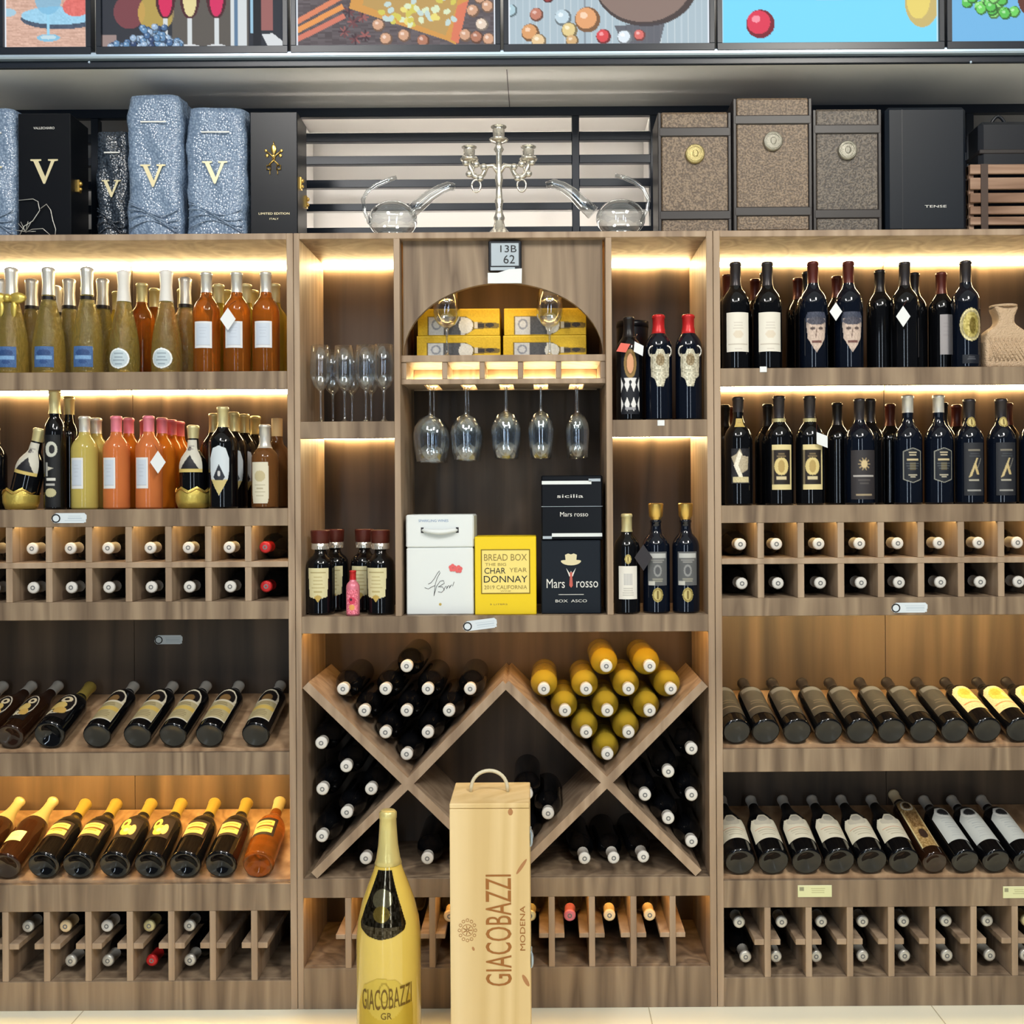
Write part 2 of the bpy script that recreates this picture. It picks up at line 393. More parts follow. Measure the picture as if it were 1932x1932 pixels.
# ------------------------------------------------------------------ bottles
def prof_bord(H=.305, r=.0385, n=.0142, sh=.62):
    return [(0.0001, .004), (r*.55, .006), (r*.8, 0), (r*.92, 0), (r, .005), (r, .005), (r, H*sh), (r*.985, H*(sh+.03)), (r*.93, H*(sh+.06)), (r*.82, H*(sh+.092)),
            (r*.64, H*(sh+.125)), (r*.49, H*(sh+.15)), (n*1.12, H*(sh+.18)), (n, H*(sh+.21)), (n, H*.965), (n*1.1, H*.968), (n*1.1, H*.99), (n*.95, H), (0.0001, H)]
def prof_burg(H=.295, r=.041, n=.0145):
    return [(0.0001, .012), (r*.6, .006), (r*.85, 0), (r*.94, 0), (r, .006), (r, .006), (r, H*.5), (r*.96, H*.545), (r*.86, H*.59), (r*.72, H*.64),
            (r*.58, H*.69), (r*.47, H*.74), (n*1.12, H*.80), (n, H*.86), (n, H*.965), (n*1.12, H*.968), (n*1.12, H*.99), (n*.95, H), (0.0001, H)]
def prof_champ(H=.305, r=.045, n=.0155):
    return [(0.0001, .02), (r*.6, .012), (r*.82, 0), (r*.92, 0), (r, .008), (r, .008), (r, H*.5), (r*.96, H*.545), (r*.86, H*.595), (r*.7, H*.64),
            (r*.53, H*.68), (r*.42, H*.72), (n*1.1, H*.78), (n, H*.84), (n*1.12, H*.95), (n*1.2, H*.965), (n*1.2, H*.985), (n, H), (0.0001, H)]
def prof_flare(H=.305, r=.045, n=.016):
    return [(0.0001, .014), (r*.6, .006), (r*.85, 0), (r*.94, 0), (r*.98, .006), (r*.98, .006), (r, H*.10), (r*.99, H*.2), (r*.95, H*.3), (r*.86, H*.4), (r*.73, H*.5), (r*.58, H*.6),
            (n*1.2, H*.7), (n*1.08, H*.78), (n, H*.85), (n*1.1, H*.95), (n*1.15, H*.985), (n*.8, H), (0.0001, H)]
def prof_squat(H=.235, r=.044, n=.016):
    return [(0.0001, .004), (r*.8, 0), (r*.92, 0), (r, .006), (r, .006), (r*1.02, H*.5), (r*.98, H*.58), (r*.8, H*.66), (r*.5, H*.71), (n, H*.76), (n, H), (0.0001, H)]
def prof_globe(H=.24, r=.05, n=.017):
    return [(0.0001, .004), (r*.6, 0), (r*.8, .004), (r*.97, .03), (r, .055), (r*.93, .09), (r*.72, .12), (r*.45, .14), (n, .158), (n, H*.97), (n*.9, H), (0.0001, H)]
def rad(prof, z):
    for i in range(5, len(prof)-1):
        if prof[i][1] <= z <= prof[i+1][1] and prof[i+1][1] > prof[i][1]:
            t = (z-prof[i][1])/(prof[i+1][1]-prof[i][1]); return prof[i][0]+(prof[i+1][0]-prof[i][0])*t
    return prof[-2][0]
def label_mesh(prof, z0, z1, wdt, art, eps=.0006, off=0):
    rr = rad(prof, (z0+z1)/2); sp = wdt/rr
    def fn(u, v):
        z = z1+(z0-z1)*v; a = -PI/2+(u-.5)*sp+off; q = rad(prof, z)+eps
        return (q*math.cos(a), q*math.sin(a), z)
    return art.mesh('label', fn)
KIND = {}
def kind(key, prof, glass, cap=None, capz=.72, caph=None, labels=(), seg=22, extra=()):
    """cap: foil material covering the neck from capz*H to the top"""
    parts = []
    H = prof[-1][1]
    parts.append(('body', MB().lathe(prof, seg).mesh('body'), glass))
    if cap is not None:
        z0 = capz*H; e = .0007
        pr = [(rad(prof, z0)-.0002, z0), (rad(prof, z0)+e, z0), (rad(prof, z0)+e, z0)]
        pr += [(q+e, z) for q, z in prof[5:-1] if z > z0+.001]
        pr += [(prof[-2][0]*.9, H+e), (0.0001, H+e)]
        parts.append(('capsule', MB().lathe(pr, max(12, seg-6)).mesh('capsule'), cap))
    for L in labels:
        nm = L.get('name', 'label'); parts.append((nm, label_mesh(prof, L['z'][0]*H, L['z'][1]*H, L['w'], L['art'](), off=L.get('off', 0)), M[L.get('m', 'print')]))
    for nm, mb, m in extra: parts.append((nm, mb.mesh(nm), m or M['emblem_grey']))
    for nm, me, m in parts:
        if not me.materials: me.materials.append(m)
    KIND[key] = (parts, H, prof)
def bottle(key, label, loc, rot=(0,0,0), spin=0, group=None, name='wine_bottle', cat='bottle', s=1.0, R3=None):
    parts, H, prof = KIND[key]
    t = thing(name, label, cat, loc, rot, group)
    Mx = (R3 if R3 is not None else Euler(rot).to_matrix()) @ Matrix.Rotation(spin, 3, 'Z')
    t.rotation_euler = Mx.to_euler(); t.scale = (s, s, s)
    for nm, me, m in parts:
        o = bpy.data.objects.new(nm, me); C.objects.link(o); o.parent = t
    return t
ORD = ['first', 'second', 'third', 'fourth', 'fifth', 'sixth', 'seventh', 'eighth', 'ninth', 'tenth', 'eleventh', 'twelfth']
# ---- label designs (unit: width 0..w, height 0..h in arbitrary units)
def A_white():
    a = Art(0, 40, 0, 50, 1.2, (228, 224, 212)); a.rect(3, 37, 40, 40.8, (190, 180, 165)); a.lines(8, 32, 12, 4, 3, 1.2, (200, 192, 180), .8)
    a.ell(20, 28, 8, 5, (214, 200, 178), .7); return a.lines(10, 30, 43, 3, 2, 1, (190, 180, 170), .6)
def A_face():
    a = Art(0, 40, 0, 50, 1.0, (176, 160, 150)); a.rect(0, 40, 0, 12, (60, 66, 84)); a.rect(4, 36, 8, 13, (150, 142, 140))
    a.ell(20, 26, 15, 19, (196, 176, 162)); a.ell(13, 20, 4, 2, (84, 70, 66)); a.ell(27, 20, 4, 2, (84, 70, 66)); a.line(20, 20, 18, 31, 1.5, (120, 98, 88)); a.line(12, 36, 28, 36, 2.2, (110, 72, 66))
    a.ell(20, 11, 16, 5, (70, 70, 82)); a.grain(26, 2, 2)
    return a.mask_poly([(0, 6), (4, 0), (36, 0), (40, 6), (36, 32), (26, 44), (20, 50), (14, 44), (4, 32)])
def A_medal():
    a = Art(0, 40, 0, 40, 1.0, (172, 162, 120)); a.ring(20, 20, 18, 18, .06, (222, 210, 160)); a.ell(20, 20, 14, 15, (186, 170, 96)); a.ell(22, 21, 6, 10, (128, 112, 52)); a.grain(50, 2, 2)
    return a.mask_ell(20, 20, 20, 20)
def A_plain(c, c2=None):
    def f():
        a = Art(0, 40, 0, 50, 1.4, c); a.lines(8, 32, 10, 5, 4, 1.6, c2 or tuple(x*.7 for x in c), .7); return a
    return f
def A_frame():
    a = Art(0, 44, 0, 56, 1.0, (222, 206, 152)); a.rect(5, 39, 7, 49, (34, 26, 24)); a.rect(0, 7, 7, 49, (34, 26, 24), .55); a.ell(20, 27, 15, 11, (216, 196, 132)); a.rect(7, 33, 24, 31, (216, 196, 132))
    a.ell(20, 27, 7, 8, (178, 152, 92)); a.rect(10, 30, 40, 43, (210, 196, 156)); a.lines(10, 30, 11, 3, 2, 1.4, (150, 130, 90)); return a
def A_sun():
    a = Art(0, 50, 0, 60, 1.0, (50, 47, 50))
    for i in range(10):
        t = i*PI/5; a.line(25, 17, 25+11*math.cos(t), 17+8*math.sin(t), 1.6, (168, 148, 110))
    a.ell(25, 17, 6, 5, (204, 184, 140)); a.rect(5, 45, 31, 32.4, (180, 176, 172)); a.rect(10, 40, 54, 55.4, (166, 150, 120)); return a.lines(12, 38, 36, 4, 2, 1, (90, 86, 84))
def A_shield():
    a = Art(0, 40, 0, 52, 0.9, (20, 26, 36)); g = (150, 150, 140)
    P = [(2, 6), (20, 1), (38, 6), (38, 46), (20, 51), (2, 46)]
    for i in range(6): a.line(*P[i], *P[(i+1) % 6], 1.5, g)
    a.lines(11, 29, 7, 3, 2, 1.7, (190, 178, 150), 1); a.rect(9, 31, 17, 19, (196, 180, 140)); a.rect(14, 26, 22, 33, (92, 84, 60)); a.lines(6, 34, 23, 3.5, 3, 1, (120, 126, 130)); a.lines(11, 29, 39, 3, 2, 1.6, (176, 170, 150), 1)
    return a.mask_poly([(0, 5), (20, 0), (40, 5), (40, 47), (20, 52), (0, 47)])
def A_swoosh():
    a = Art(0, 40, 0, 60, 0.9, (38, 40, 46)); a.rect(8, 30, 8, 9.2, (130, 124, 110)); a.lines(8, 32, 12, 2.5, 2, .8, (80, 84, 90))
    a.poly([(8, 40), (22, 18), (26, 17), (14, 38)], (196, 178, 130)); a.poly([(19, 28), (23, 36), (28, 36), (22, 24)], (190, 170, 120)); a.line(24, 30, 32, 18, 1.2, (130, 126, 116))
    a.rect(9, 28, 42, 43.4, (170, 166, 150)); a.rect(6, 32, 53, 55.5, (176, 176, 170), .8); return a
def A_goldwhite():
    a = Art(0, 44, 0, 50, 1.0, (30, 30, 36)); a.poly([(0, 12), (12, 8), (20, 0), (26, 10), (40, 12), (38, 30), (22, 36), (14, 34)], (176, 164, 140)); a.poly([(18, 2), (24, 8), (16, 24), (26, 40), (18, 42), (6, 24)], (232, 226, 208))
    a.rect(4, 40, 41, 48, (206, 194, 152)); return a.grain(24, 2, 2)
def A_blue():
    a = Art(0, 40, 0, 28, 1.0, (66, 100, 150)); a.ell(20, 9, 14, 5, (40, 70, 120)); a.rect(4, 36, 13, 17, (120, 162, 206)); a.ell(20, 21, 8, 3, (40, 74, 128)); return a.grain(20)
def A_ovalsilver():
    a = Art(0, 40, 0, 28, 1.0, (190, 206, 214)); a.ring(20, 14, 18, 12.5, .08, (236, 240, 240)); a.lines(8, 32, 7, 4.5, 4, 1.6, (130, 146, 160)); return a.mask_ell(20, 14, 20, 14)
def A_pale():
    a = Art(0, 40, 0, 44, 1.2, (218, 220, 222)); a.rect(4, 36, 3, 40, (196, 206, 220)); a.lines(9, 31, 10, 5, 4, 1.2, (176, 186, 202)); a.rect(4, 36, 39, 40, (180, 186, 196)); return a
def A_oval():
    a = Art(0, 44, 0, 70, 0.9, (198, 206, 212)); a.ell(22, 24, 21, 25, (204, 214, 222))
    a.poly([(10, 44), (22, 26), (34, 44), (30, 48), (14, 48)], (38, 42, 52)); a.ell(22, 39, 3, 4, (200, 200, 200)); a.poly([(4, 47), (14, 47.6), (30, 47.6), (40, 47), (30, 60), (22, 69), (14, 60)], (198, 180, 120))
    return a.mask_poly([(8, 4), (16, 2), (22, 0), (28, 2), (36, 4), (43, 18), (43, 34), (40, 47), (30, 60), (22, 70), (14, 60), (4, 47), (1, 34), (1, 18)])
def A_cream():
    a = Art(0, 40, 0, 44, 1.1, (216, 208, 164)); a.rect(6, 34, 5, 6.4, (150, 134, 80)); a.lines(8, 32, 10, 4.6, 5, 1.5, (168, 150, 96)); a.ell(20, 38, 7, 5, (188, 160, 84))
    return a.mask_poly([(0, 0), (40, 0), (37, 36), (26, 38), (20, 44), (14, 38), (3, 36)])
def A_arch():          # cream arched label, dark round hole and gold band
    a = Art(0, 44, 0, 80, 1.0, (196, 184, 150)); a.ell(22, 20, 21, 19, (222, 214, 190)); a.ell(22, 22, 17, 17, (24, 18, 18)); a.ell(22, 24, 9, 9, (130, 100, 60)); a.rect(0, 44, 30, 34, (222, 214, 190)); a.rect(2, 42, 34, 78, (188, 174, 132))
    a.rect(0, 44, 46, 54, (214, 184, 96)); a.lines(8, 36, 37, 4, 2, 1.4, (120, 104, 70)); a.lines(8, 36, 58, 4, 4, 1.4, (138, 122, 84)); a.rect(0, 1.5, 30, 80, (226, 220, 200)); a.rect(42.5, 44, 30, 80, (226, 220, 200)); a.rect(0, 44, 77, 80, (226, 220, 200))
    return a.mask_poly([(0, 80), (0, 24), (4, 12), (12, 3), (22, 0), (32, 3), (40, 12), (44, 24), (44, 80)])
def A_swirl():
    a = Art(0, 44, 0, 80, 1.0, (26, 20, 20)); a.ring(22, 34, 20, 32, .05, (222, 212, 190)); a.ell(20, 40, 13, 12, (214, 186, 110)); a.ell(26, 20, 9, 9, (222, 206, 170)); a.ell(26, 20, 4, 4, (26, 20, 20)); a.ell(28, 56, 10, 10, (206, 168, 90)); a.ell(12, 60, 6, 8, (226, 214, 180))
    return a.mask_poly([(0, 80), (0, 24), (4, 12), (12, 3), (22, 0), (32, 3), (40, 12), (44, 24), (44, 80)])
def A_asti(c=(226, 196, 104)):
    def f():
        a = Art(0, 60, 0, 34, 1.0, (34, 26, 26)); a.rect(8, 52, 6, 28, c); a.rect(8, 52, 15, 18, (90, 60, 24)); a.lines(12, 48, 9, 11, 2, 2, (120, 84, 36)); a.poly([(0, 4), (9, 6), (7, 28), (0, 32)], (200, 150, 110)); return a
    return f
def A_gear():
    a = Art(0, 60, 0, 40, 1.0, (26, 20, 22)); a.ell(20, 12, 11, 10, (232, 200, 90)); a.ell(20, 12, 5, 4, (60, 40, 20)); a.ell(30, 26, 14, 10, (220, 180, 70)); a.ell(44, 24, 8, 10, (206, 170, 110)); a.ell(30, 26, 6, 4, (240, 222, 140)); return a
def A_grey():
    a = Art(0, 46, 0, 78, 1.2, (48, 47, 46)); a.rect(4, 42, 2, 12, (92, 94, 98)); a.ell(23, 30, 16, 16, (58, 57, 55)); a.lines(8, 38, 42, 6, 2, 1.6, (96, 90, 80)); a.rect(2, 44, 60, 62, (110, 104, 96)); return a
def A_sunny():
    a = Art(0, 46, 0, 64, 1.0, (206, 188, 150)); a.ell(24, 22, 17, 17, (220, 176, 84)); a.ell(20, 18, 8, 9, (204, 152, 60)); a.ell(32, 26, 6, 8, (250, 226, 140)); a.rect(4, 42, 45, 47, (214, 120, 80)); a.lines(8, 38, 50, 4, 3, 1.4, (180, 160, 120)); a.grain(20, 2, 2)
    return a.mask_poly([(0, 64), (0, 10), (6, 2), (14, 0), (32, 0), (40, 2), (46, 10), (46, 64)])
def A_estate():
    a = Art(0, 64, 0, 56, 1.1, (232, 226, 204)); a.ell(30, 14, 18, 10, (206, 200, 182)); a.ell(30, 10, 9, 6, (176, 172, 160)); a.rect(8, 56, 30, 31.4, (214, 150, 110)); a.lines(14, 50, 35, 5, 3, 1.6, (186, 176, 150))
    return a.mask_poly([(0, 56), (0, 18), (8, 6), (18, 8), (24, 0), (38, 0), (46, 8), (56, 5), (64, 16), (64, 56)])
def A_bluewhite():
    a = Art(0, 44, 0, 74, 1.1, (206, 210, 206)); a.ring(22, 10, 12, 10, .14, (230, 230, 226)); a.ell(22, 10, 9, 7, (40, 40, 44)); a.lines(8, 36, 24, 5, 5, 1.4, (170, 178, 180)); a.lines(10, 34, 52, 5, 3, 1.2, (180, 186, 186))
    return a.mask_poly([(0, 74), (0, 16), (8, 8), (12, 0), (32, 0), (36, 8), (44, 16), (44, 74)])
def A_gilt():
    a = Art(0, 40, 0, 100, 1.2, (176, 144, 92)); a.ring(20, 12, 12, 10, .16, (236, 230, 210)); a.ell(20, 12, 8, 7, (60, 44, 30)); a.rect(8, 32, 26, 60, (128, 98, 58)); a.grain(60, 2, 2); a.ell(20, 74, 9, 10, (60, 40, 30)); a.rect(0, 3, 20, 100, (228, 212, 160)); a.rect(37, 40, 20, 100, (228, 212, 160)); return a
def A_argyle():
    a = Art(0, 40, 0, 80, 0.8, (16, 20, 30)); a.ell(20, 18, 13, 18, (146, 118, 66)); a.ell(20, 18, 9, 14, (122, 92, 50)); a.ell(20, 18, 7, 12, (212, 156, 116))
    for j in range(3):
        for i in range(4):
            x, y = i*13.3+(0 if j % 2 == 0 else 0), 44+j*12
            if j == 1: continue
            a.poly([(x, y-9), (x+5.5, y), (x, y+9), (x-5.5, y)], (228, 228, 228))
    a.poly([(7, 36), (33, 36), (28, 44), (20, 38), (12, 44)], (228, 228, 228)); a.rect(9, 31, 72, 75, (150, 150, 156)); return a
def A_relief():
    a = Art(0, 40, 0, 56, 1.0, (206, 200, 176)); a.ell(20, 16, 8, 9, (150, 132, 100)); a.grain(70, 2, 2); a.line(8, 8, 8, 46, 1.5, (236, 232, 214)); a.line(32, 8, 32, 46, 1.5, (236, 232, 214))
    return a.mask_poly([(2, 6), (10, 8), (14, 1), (26, 1), (30, 8), (38, 6), (39, 16), (37, 40), (30, 44), (26, 55), (14, 55), (10, 44), (3, 40), (1, 16)])
def A_greylabel():
    a = Art(0, 40, 0, 50, 1.0, (92, 94, 96)); a.rect(3, 37, 3, 9, (186, 188, 186)); a.lines(6, 34, 12, 3, 2, 1, (160, 160, 156)); a.ell(20, 28, 8, 9, (140, 142, 142)); a.ell(20, 28, 5, 6, (84, 86, 90)); a.lines(6, 34, 40, 3, 2, 1.2, (170, 168, 150)); a.rect(2, 14, 44, 49, (190, 190, 184)); return a
def A_stamp():
    a = Art(0, 20, 0, 20, 1.0, (206, 190, 124)); a.ring(10, 10, 8, 8, .12, (150, 130, 66)); a.rect(9, 11, 5, 15, (120, 100, 50)); return a.mask_ell(10, 10, 10, 10)
def A_tower():
    a = Art(0, 40, 0, 60, 1.0, (228, 226, 218))
    for i in range(6): a.rect(12+i*3, 13+i*3, 14, 34, (176, 176, 178), .8)
    a.lines(8, 32, 40, 4, 4, 1.2, (180, 178, 172)); return a
def A_blacklist():     # tall black bottle with white signs
    a = Art(0, 40, 0, 130, 1.0, (14, 16, 20)); a.ell(18, 26, 15, 14, (196, 198, 186)); a.ell(20, 26, 7, 8, (30, 30, 34)); a.poly([(6, 56), (24, 60), (6, 66)], (190, 186, 170)); a.rect(6, 28, 78, 82, (206, 206, 198)); a.rect(4, 26, 88, 91, (170, 170, 166)); a.ell(16, 104, 14, 8, (186, 180, 140)); a.rect(4, 9, 50, 74, (150, 150, 146)); return a
def A_gift():
    a = Art(0, 44, 0, 44, 1.0, (206, 204, 190)); a.poly([(6, 40), (22, 20), (38, 40)], (28, 28, 34)); a.ell(16, 12, 7, 3, (90, 86, 84)); a.lines(10, 34, 8, 4, 2, 1, (150, 146, 140)); a.rect(0, 44, 40, 44, (206, 184, 110)); return a
def A_pink():
    a = Art(0, 30, 0, 50, 1.0, (232, 120, 140)); a.grain(90, 2, 2); a.ell(15, 22, 9, 8, (206, 60, 90)); a.ell(15, 36, 7, 6, (226, 160, 90)); a.ell(13, 20, 3, 3, (60, 30, 40)); return a
def A_brown():
    a = Art(0, 40, 0, 60, 1.1, (214, 208, 186)); a.ell(20, 20, 12, 8, (190, 178, 140)); a.lines(8, 32, 32, 5, 4, 1.2, (160, 150, 120)); return a.mask_poly([(0, 0), (38, 0), (40, 12), (40, 48), (37, 60), (3, 60), (0, 48)])
def L(art, z0, z1, w_, **k): return dict(art=art, z=(z0, z1), w=w_, **k)
def neckring(prof, z, r_, h):
    q = rad(prof, z); return MB().lathe([(q, z-h), (q+r_, z-h), (q+r_, z-h), (q+r_, z+h), (q+r_, z+h), (q, z+h)], 16)
PB, PBG, PC, PF = prof_bord(), prof_burg(), prof_champ(), prof_flare()
PH = prof_bord(.312, .0405, .0150, .60)
kind('prosecco_blue', prof_flare(.312, .046), M['prosecco'], M['foil_silver'], .74, labels=[L(A_blue, .06, .25, .056)], extra=[('neck_band', neckring(PF, .222, .0014, .005), M['foil_black'])])
kind('prosecco_oval', prof_flare(.300, .043), M['prosecco'], M['foil_white'], .70, labels=[L(A_ovalsilver, .04, .24, .062)])
kind('prosecco_plain', prof_flare(.300, .043), M['prosecco'], M['foil_silver'], .72, extra=[('neck_band', neckring(PF, .214, .0012, .005), M['foil_black'])], seg=16)
kind('rose_white', prof_bord(.292, .0385, .0150, .60), M['rose'], M['foil_silver'], .80, labels=[L(A_pale, .24, .50, .052)])
kind('amber_plain', prof_bord(.285, .0385, .0150, .60), M['rose'], M['foil_goldpale'], .80, seg=16)
kind('yellow_plain', prof_bord(.280, .0385, .0150, .60), M['whitewine'], M['foil_goldpale'], .80, seg=16)
kind('tall_black', prof_bord(.345, .031, .0150, .62), M['glassdark'], M['foil_goldpale'], .80, labels=[L(A_blacklist, .02, .62, .045)])
kind('tall_black_plain', prof_bord(.335, .031, .0140, .62), M['glassdark'], M['foil_goldpale'], .84, seg=16)
PL = prof_bord(.268, .0375, .0145, .63)
for nm, gl, cp in (('lemon', 'lemon', 'foil_silver'), ('peach', 'pinkorange', 'foil_pink'), ('orange', 'orange', 'foil_pink')):
    kind(nm+'_liqueur', PL, M[gl], M[cp], .83, labels=[L(A_pale, .22, .55, .040, off=-.25)])
    kind(nm+'_plain', PL, M[gl], M[cp], .83, seg=16)
kind('oval_label', prof_bord(.292, .041, .0150, .62), M['glassdark'], M['foil_goldpale'], .80, labels=[L(A_oval, .12, .62, .062)])
kind('oval_plain', prof_bord(.300, .041, .0150, .62), M['glassdark'], M['foil_goldpale'], .80, seg=16)
kind('brown_spirit', prof_bord(.240, .039, .0150, .58), M['cognac'], M['foil_silver'], .72, labels=[L(A_brown, .05, .55, .054)])
kind('brown_square', prof_squat(.265, .041), M['cognac'], M['cork'], .80, seg=16)
kind('white_label', PH, M['glassdark'], M['foil_dark'], .78, labels=[L(A_white, .16, .52, .070)])
kind('face_label', PH, M['glassblue'], M['foil_wine'], .80, labels=[L(A_face, .14, .52, .066)])
kind('plain_dark', prof_bord(.300, .0385), M['glassdark'], M['foil_black'], .78, seg=18)
kind('plain_heavy', PH, M['glassdark'], M['foil_dark'], .78, seg=18)
kind('plain_maroon', prof_bord(.300, .0375), M['glassdark'], M['foil_wine'], .78, seg=16)
kind('grey_label', prof_bord(.292, .036), M['glassdark'], M['foil_wine'], .78, labels=[L(A_plain((160, 156, 158), (150, 146, 148)), .16, .56, .034)])
kind('medallion', PH, M['glassblue'], M['foil_dark'], .80, labels=[L(A_medal, .24, .55, .066, m='printfoil'), L(A_plain((18, 24, 36), (140, 140, 146)), .04, .12, .05)])
kind('gold_white', PH, M['glassdark'], M['foil_dark'], .86, labels=[L(A_goldwhite, .20, .52, .056), L(A_plain((196, 170, 96)), .72, .80, .022)])
kind('frame_label', prof_bord(.314, .0405, .0155, .60), M['glassdark'], M['foil_dark'], .80, labels=[L(A_frame, .14, .55, .060)], extra=[('neck_band', neckring(prof_bord(.314, .0405, .0155, .60), .243, .0012, .006), M['foil_goldpale'])])
kind('sun_label', prof_bord(.305, .043, .0150, .60), M['glassblue'], M['foil_dark'], .80, labels=[L(A_sun, .05, .51, .076)])
kind('shield_label', prof_bord(.314, .040, .0150, .58), M['glassblue'], M['foil_silver'], .84, labels=[L(A_shield, .19, .52, .058)])
kind('swoosh_label', prof_bord(.302, .0395, .0155, .60), M['glassblue'], M['foil_dark'], .82, labels=[L(A_swoosh, .08, .58, .060), L(A_stamp, .73, .83, .028)])
def emb(H): return [('cap_emblem', MB().lathe([(.0035, H+.0012), (.0068, H+.0012)], 12), None)]
M['emblem_grey'] = mat('grey_stamp', (120, 122, 124), .5)
for nm, cp in (('white', 'foil_white'), ('silver', 'foil_silver'), ('red', 'foil_red'), ('pink', 'foil_pink'), ('gold', 'foil_goldpale'), ('cream', 'cream')):
    kind('lying_'+nm, prof_bord(.300, .0375, .0150, .62), M['glassdark'], M[cp], .82, seg=20, extra=emb(.300))
kind('stack_dark', prof_bord(.300, .0400, .0155, .66), M['glassdark'], M['foil_white'], .90, seg=24, extra=emb(.300))
kind('stack_white', prof_bord(.300, .0400, .0155, .66), M['whitewine'], M['foil_white'], .90, seg=24, extra=emb(.300))
kind('slope_arch', prof_bord(.300, .0395, .0150, .64), M['glassdark'], M['foil_silver'], .84, labels=[L(A_arch, .10, .67, .078)])
kind('slope_swirl_long', prof_burg(.310, .0385), M['glassbrown'], M['foil_silver'], .82, labels=[L(A_swirl, .12, .56, .052)])
kind('slope_swirl', prof_champ(.290, .0435), M['glassdark'], M['foil_gold'], .74, labels=[L(A_swirl, .10, .56, .080)])
kind('slope_asti', prof_champ(.295, .0450), M['glassdark'], M['foil_gold'], .76, labels=[L(A_asti(), .26, .50, .070)])
kind('slope_gear', prof_champ(.295, .0450), M['glassdark'], M['foil_gold'], .76, labels=[L(A_gear, .24, .54, .070)])
kind('slope_gilt', prof_burg(.310, .0440), M['glassbrown'], M['foil_goldpale'], .60, labels=[L(A_plain((226, 214, 150), (180, 160, 96)), .20, .34, .050)])
kind('slope_rose', prof_champ(.300, .0450), M['rose'], M['foil_goldpale'], .80, labels=[L(A_asti((222, 206, 110)), .26, .52, .070)])
kind('slope_grey', prof_bord(.300, .0400, .0155, .62), M['glassdark'], M['foil_dark'], .82, labels=[L(A_grey, .14, .66, .080)])
kind('slope_sunny', prof_bord(.300, .0400, .0145, .62), M['glassdark'], M['foil_dark'], .84, labels=[L(A_sunny, .20, .64, .080)])
kind('slope_estate', prof_burg(.300, .0435), M['glassdark'], M['foil_silver'], .86, labels=[L(A_estate, .17, .54, .098)])
kind('slope_gilt_tall', prof_bord(.335, .0360, .0150, .66), M['glassbrown'], M['cream'], .84, labels=[L(A_gilt, .10, .74, .052)])
kind('slope_pale', prof_bord(.300, .0400, .0145, .62), M['glassdark'], M['foil_silver'], .84, labels=[L(A_bluewhite, .16, .66, .082)])
PSQ = [(0.0001, .004), (.020, .002), (.032, 0), (.037, 0), (.040, .006), (.040, .006), (.0405, .140), (.0385, .152), (.032, .162), (.022, .170), (.017, .178), (.017, .205), (0.0001, .205)]
kind('squat_cream', PSQ, M['glassdark'], None, labels=[L(A_cream, .16, .66, .066, off=-.1)], extra=[
    ('collar', MB().lathe([(.018, .186), (.026, .188), (.026, .188), (.026, .204), (.024, .206), (.016, .206)], 20), M['silver']),
    ('stopper', MB().lathe([(.024, .204), (.027, .207), (.0285, .240), (.0285, .240), (.027, .243), (.0001, .243)], 20), M['foil_wine'])])
kind('pink_mini', prof_bord(.128, .0195, .0085, .62), M['foil_pink'], M['foil_red'], .80, labels=[L(A_pink, .04, .58, .034)], seg=18)
PA_ = prof_bord(.300, .0385, .0150, .66)
kind('argyle', PA_, M['glassdark'], M['foil_black'], .80, labels=[L(A_argyle, .06, .68, .056)])
def loops(sg):
    mb = MB()
    if 1:
        mb.tube([(sg*.020+sg*.012*math.cos(t), -.030, .196+.016*math.sin(t)) for t in [(-1.2+i*.36) for i in range(9)]], .0028, 6)
    return mb
kind('pewter_red', prof_bord(.305, .0385, .0165, .68), M['glassblue'], M['foil_red'], .82, labels=[L(A_relief, .30, .67, .064, m='printfoil')], extra=[('loop_handle', loops(-1), M['silver']), ('loop_handle', loops(1), M['silver'])])
kind('tower_label', prof_bord(.285, .0375, .0145, .64), M['glassdark'], M['foil_goldpale'], .82, labels=[L(A_tower, .15, .48, .056), L(A_stamp, .50, .60, .020)])
kind('grey_medal', prof_bord(.268, .0395, .0155, .70), M['glassblue'], None, labels=[L(A_greylabel, .30, .66, .058), L(A_stamp, .12, .28, .032, m='printfoil')], extra=[
    ('stopper', MB().lathe([(.014, .266), (.015, .272), (.020, .278), (.022, .312), (.022, .312), (.020, .315), (.0001, .315)], 18), M['gold'])])
# ------------------------------------------------------------------ room shell
fl = MB().box(-4, 4, -7, 0.6, -0.05, 0.0).build('floor', M['floor'], kind='structure')
for i in range(9):
    MB().box(-2.9+i*.8-.0015, -2.9+i*.8+.0015, -6, .02, .0, .0006).build('tile_joint', M['grout'], fl)
MB().box(-4, 4, -.3815, -.3785, .0, .0006).build('tile_joint', M['grout'], fl)
D = .328
YW = D + .012                       # wall plane behind the cabinets
ZS = 1.443 + 738*(D0+YW)/F          # height of the soffit underside
MB().box(-4, 4, YW+.21, YW+.3, 0, 4.0).build('wall_back', M['niche'], kind='structure')
YB = .03                            # front of the bulkhead
MB().box(-4, 4, YB, YW+.2, ZS, ZS+.02).build('ceiling_soffit', M['soffit'], kind='structure')
MB().box(-4, 4, -7, YW+.3, 4.0, 4.05).build('ceiling', mat('white_ceiling', (225, 225, 225), .7), kind='structure')
tr = MB().box(-4, 4, YB-.012, YB, W(1018, 126, YB)[2], W(1018, 113, YB)[2], .002).build('trim_1', M['navy'], kind='structure')
MB().box(-4, 4, YB-.03, YB, W(1018, 112.5, YB)[2], W(1018, 101, YB)[2], .004).build('trim_2', M['chrome'], kind='structure')
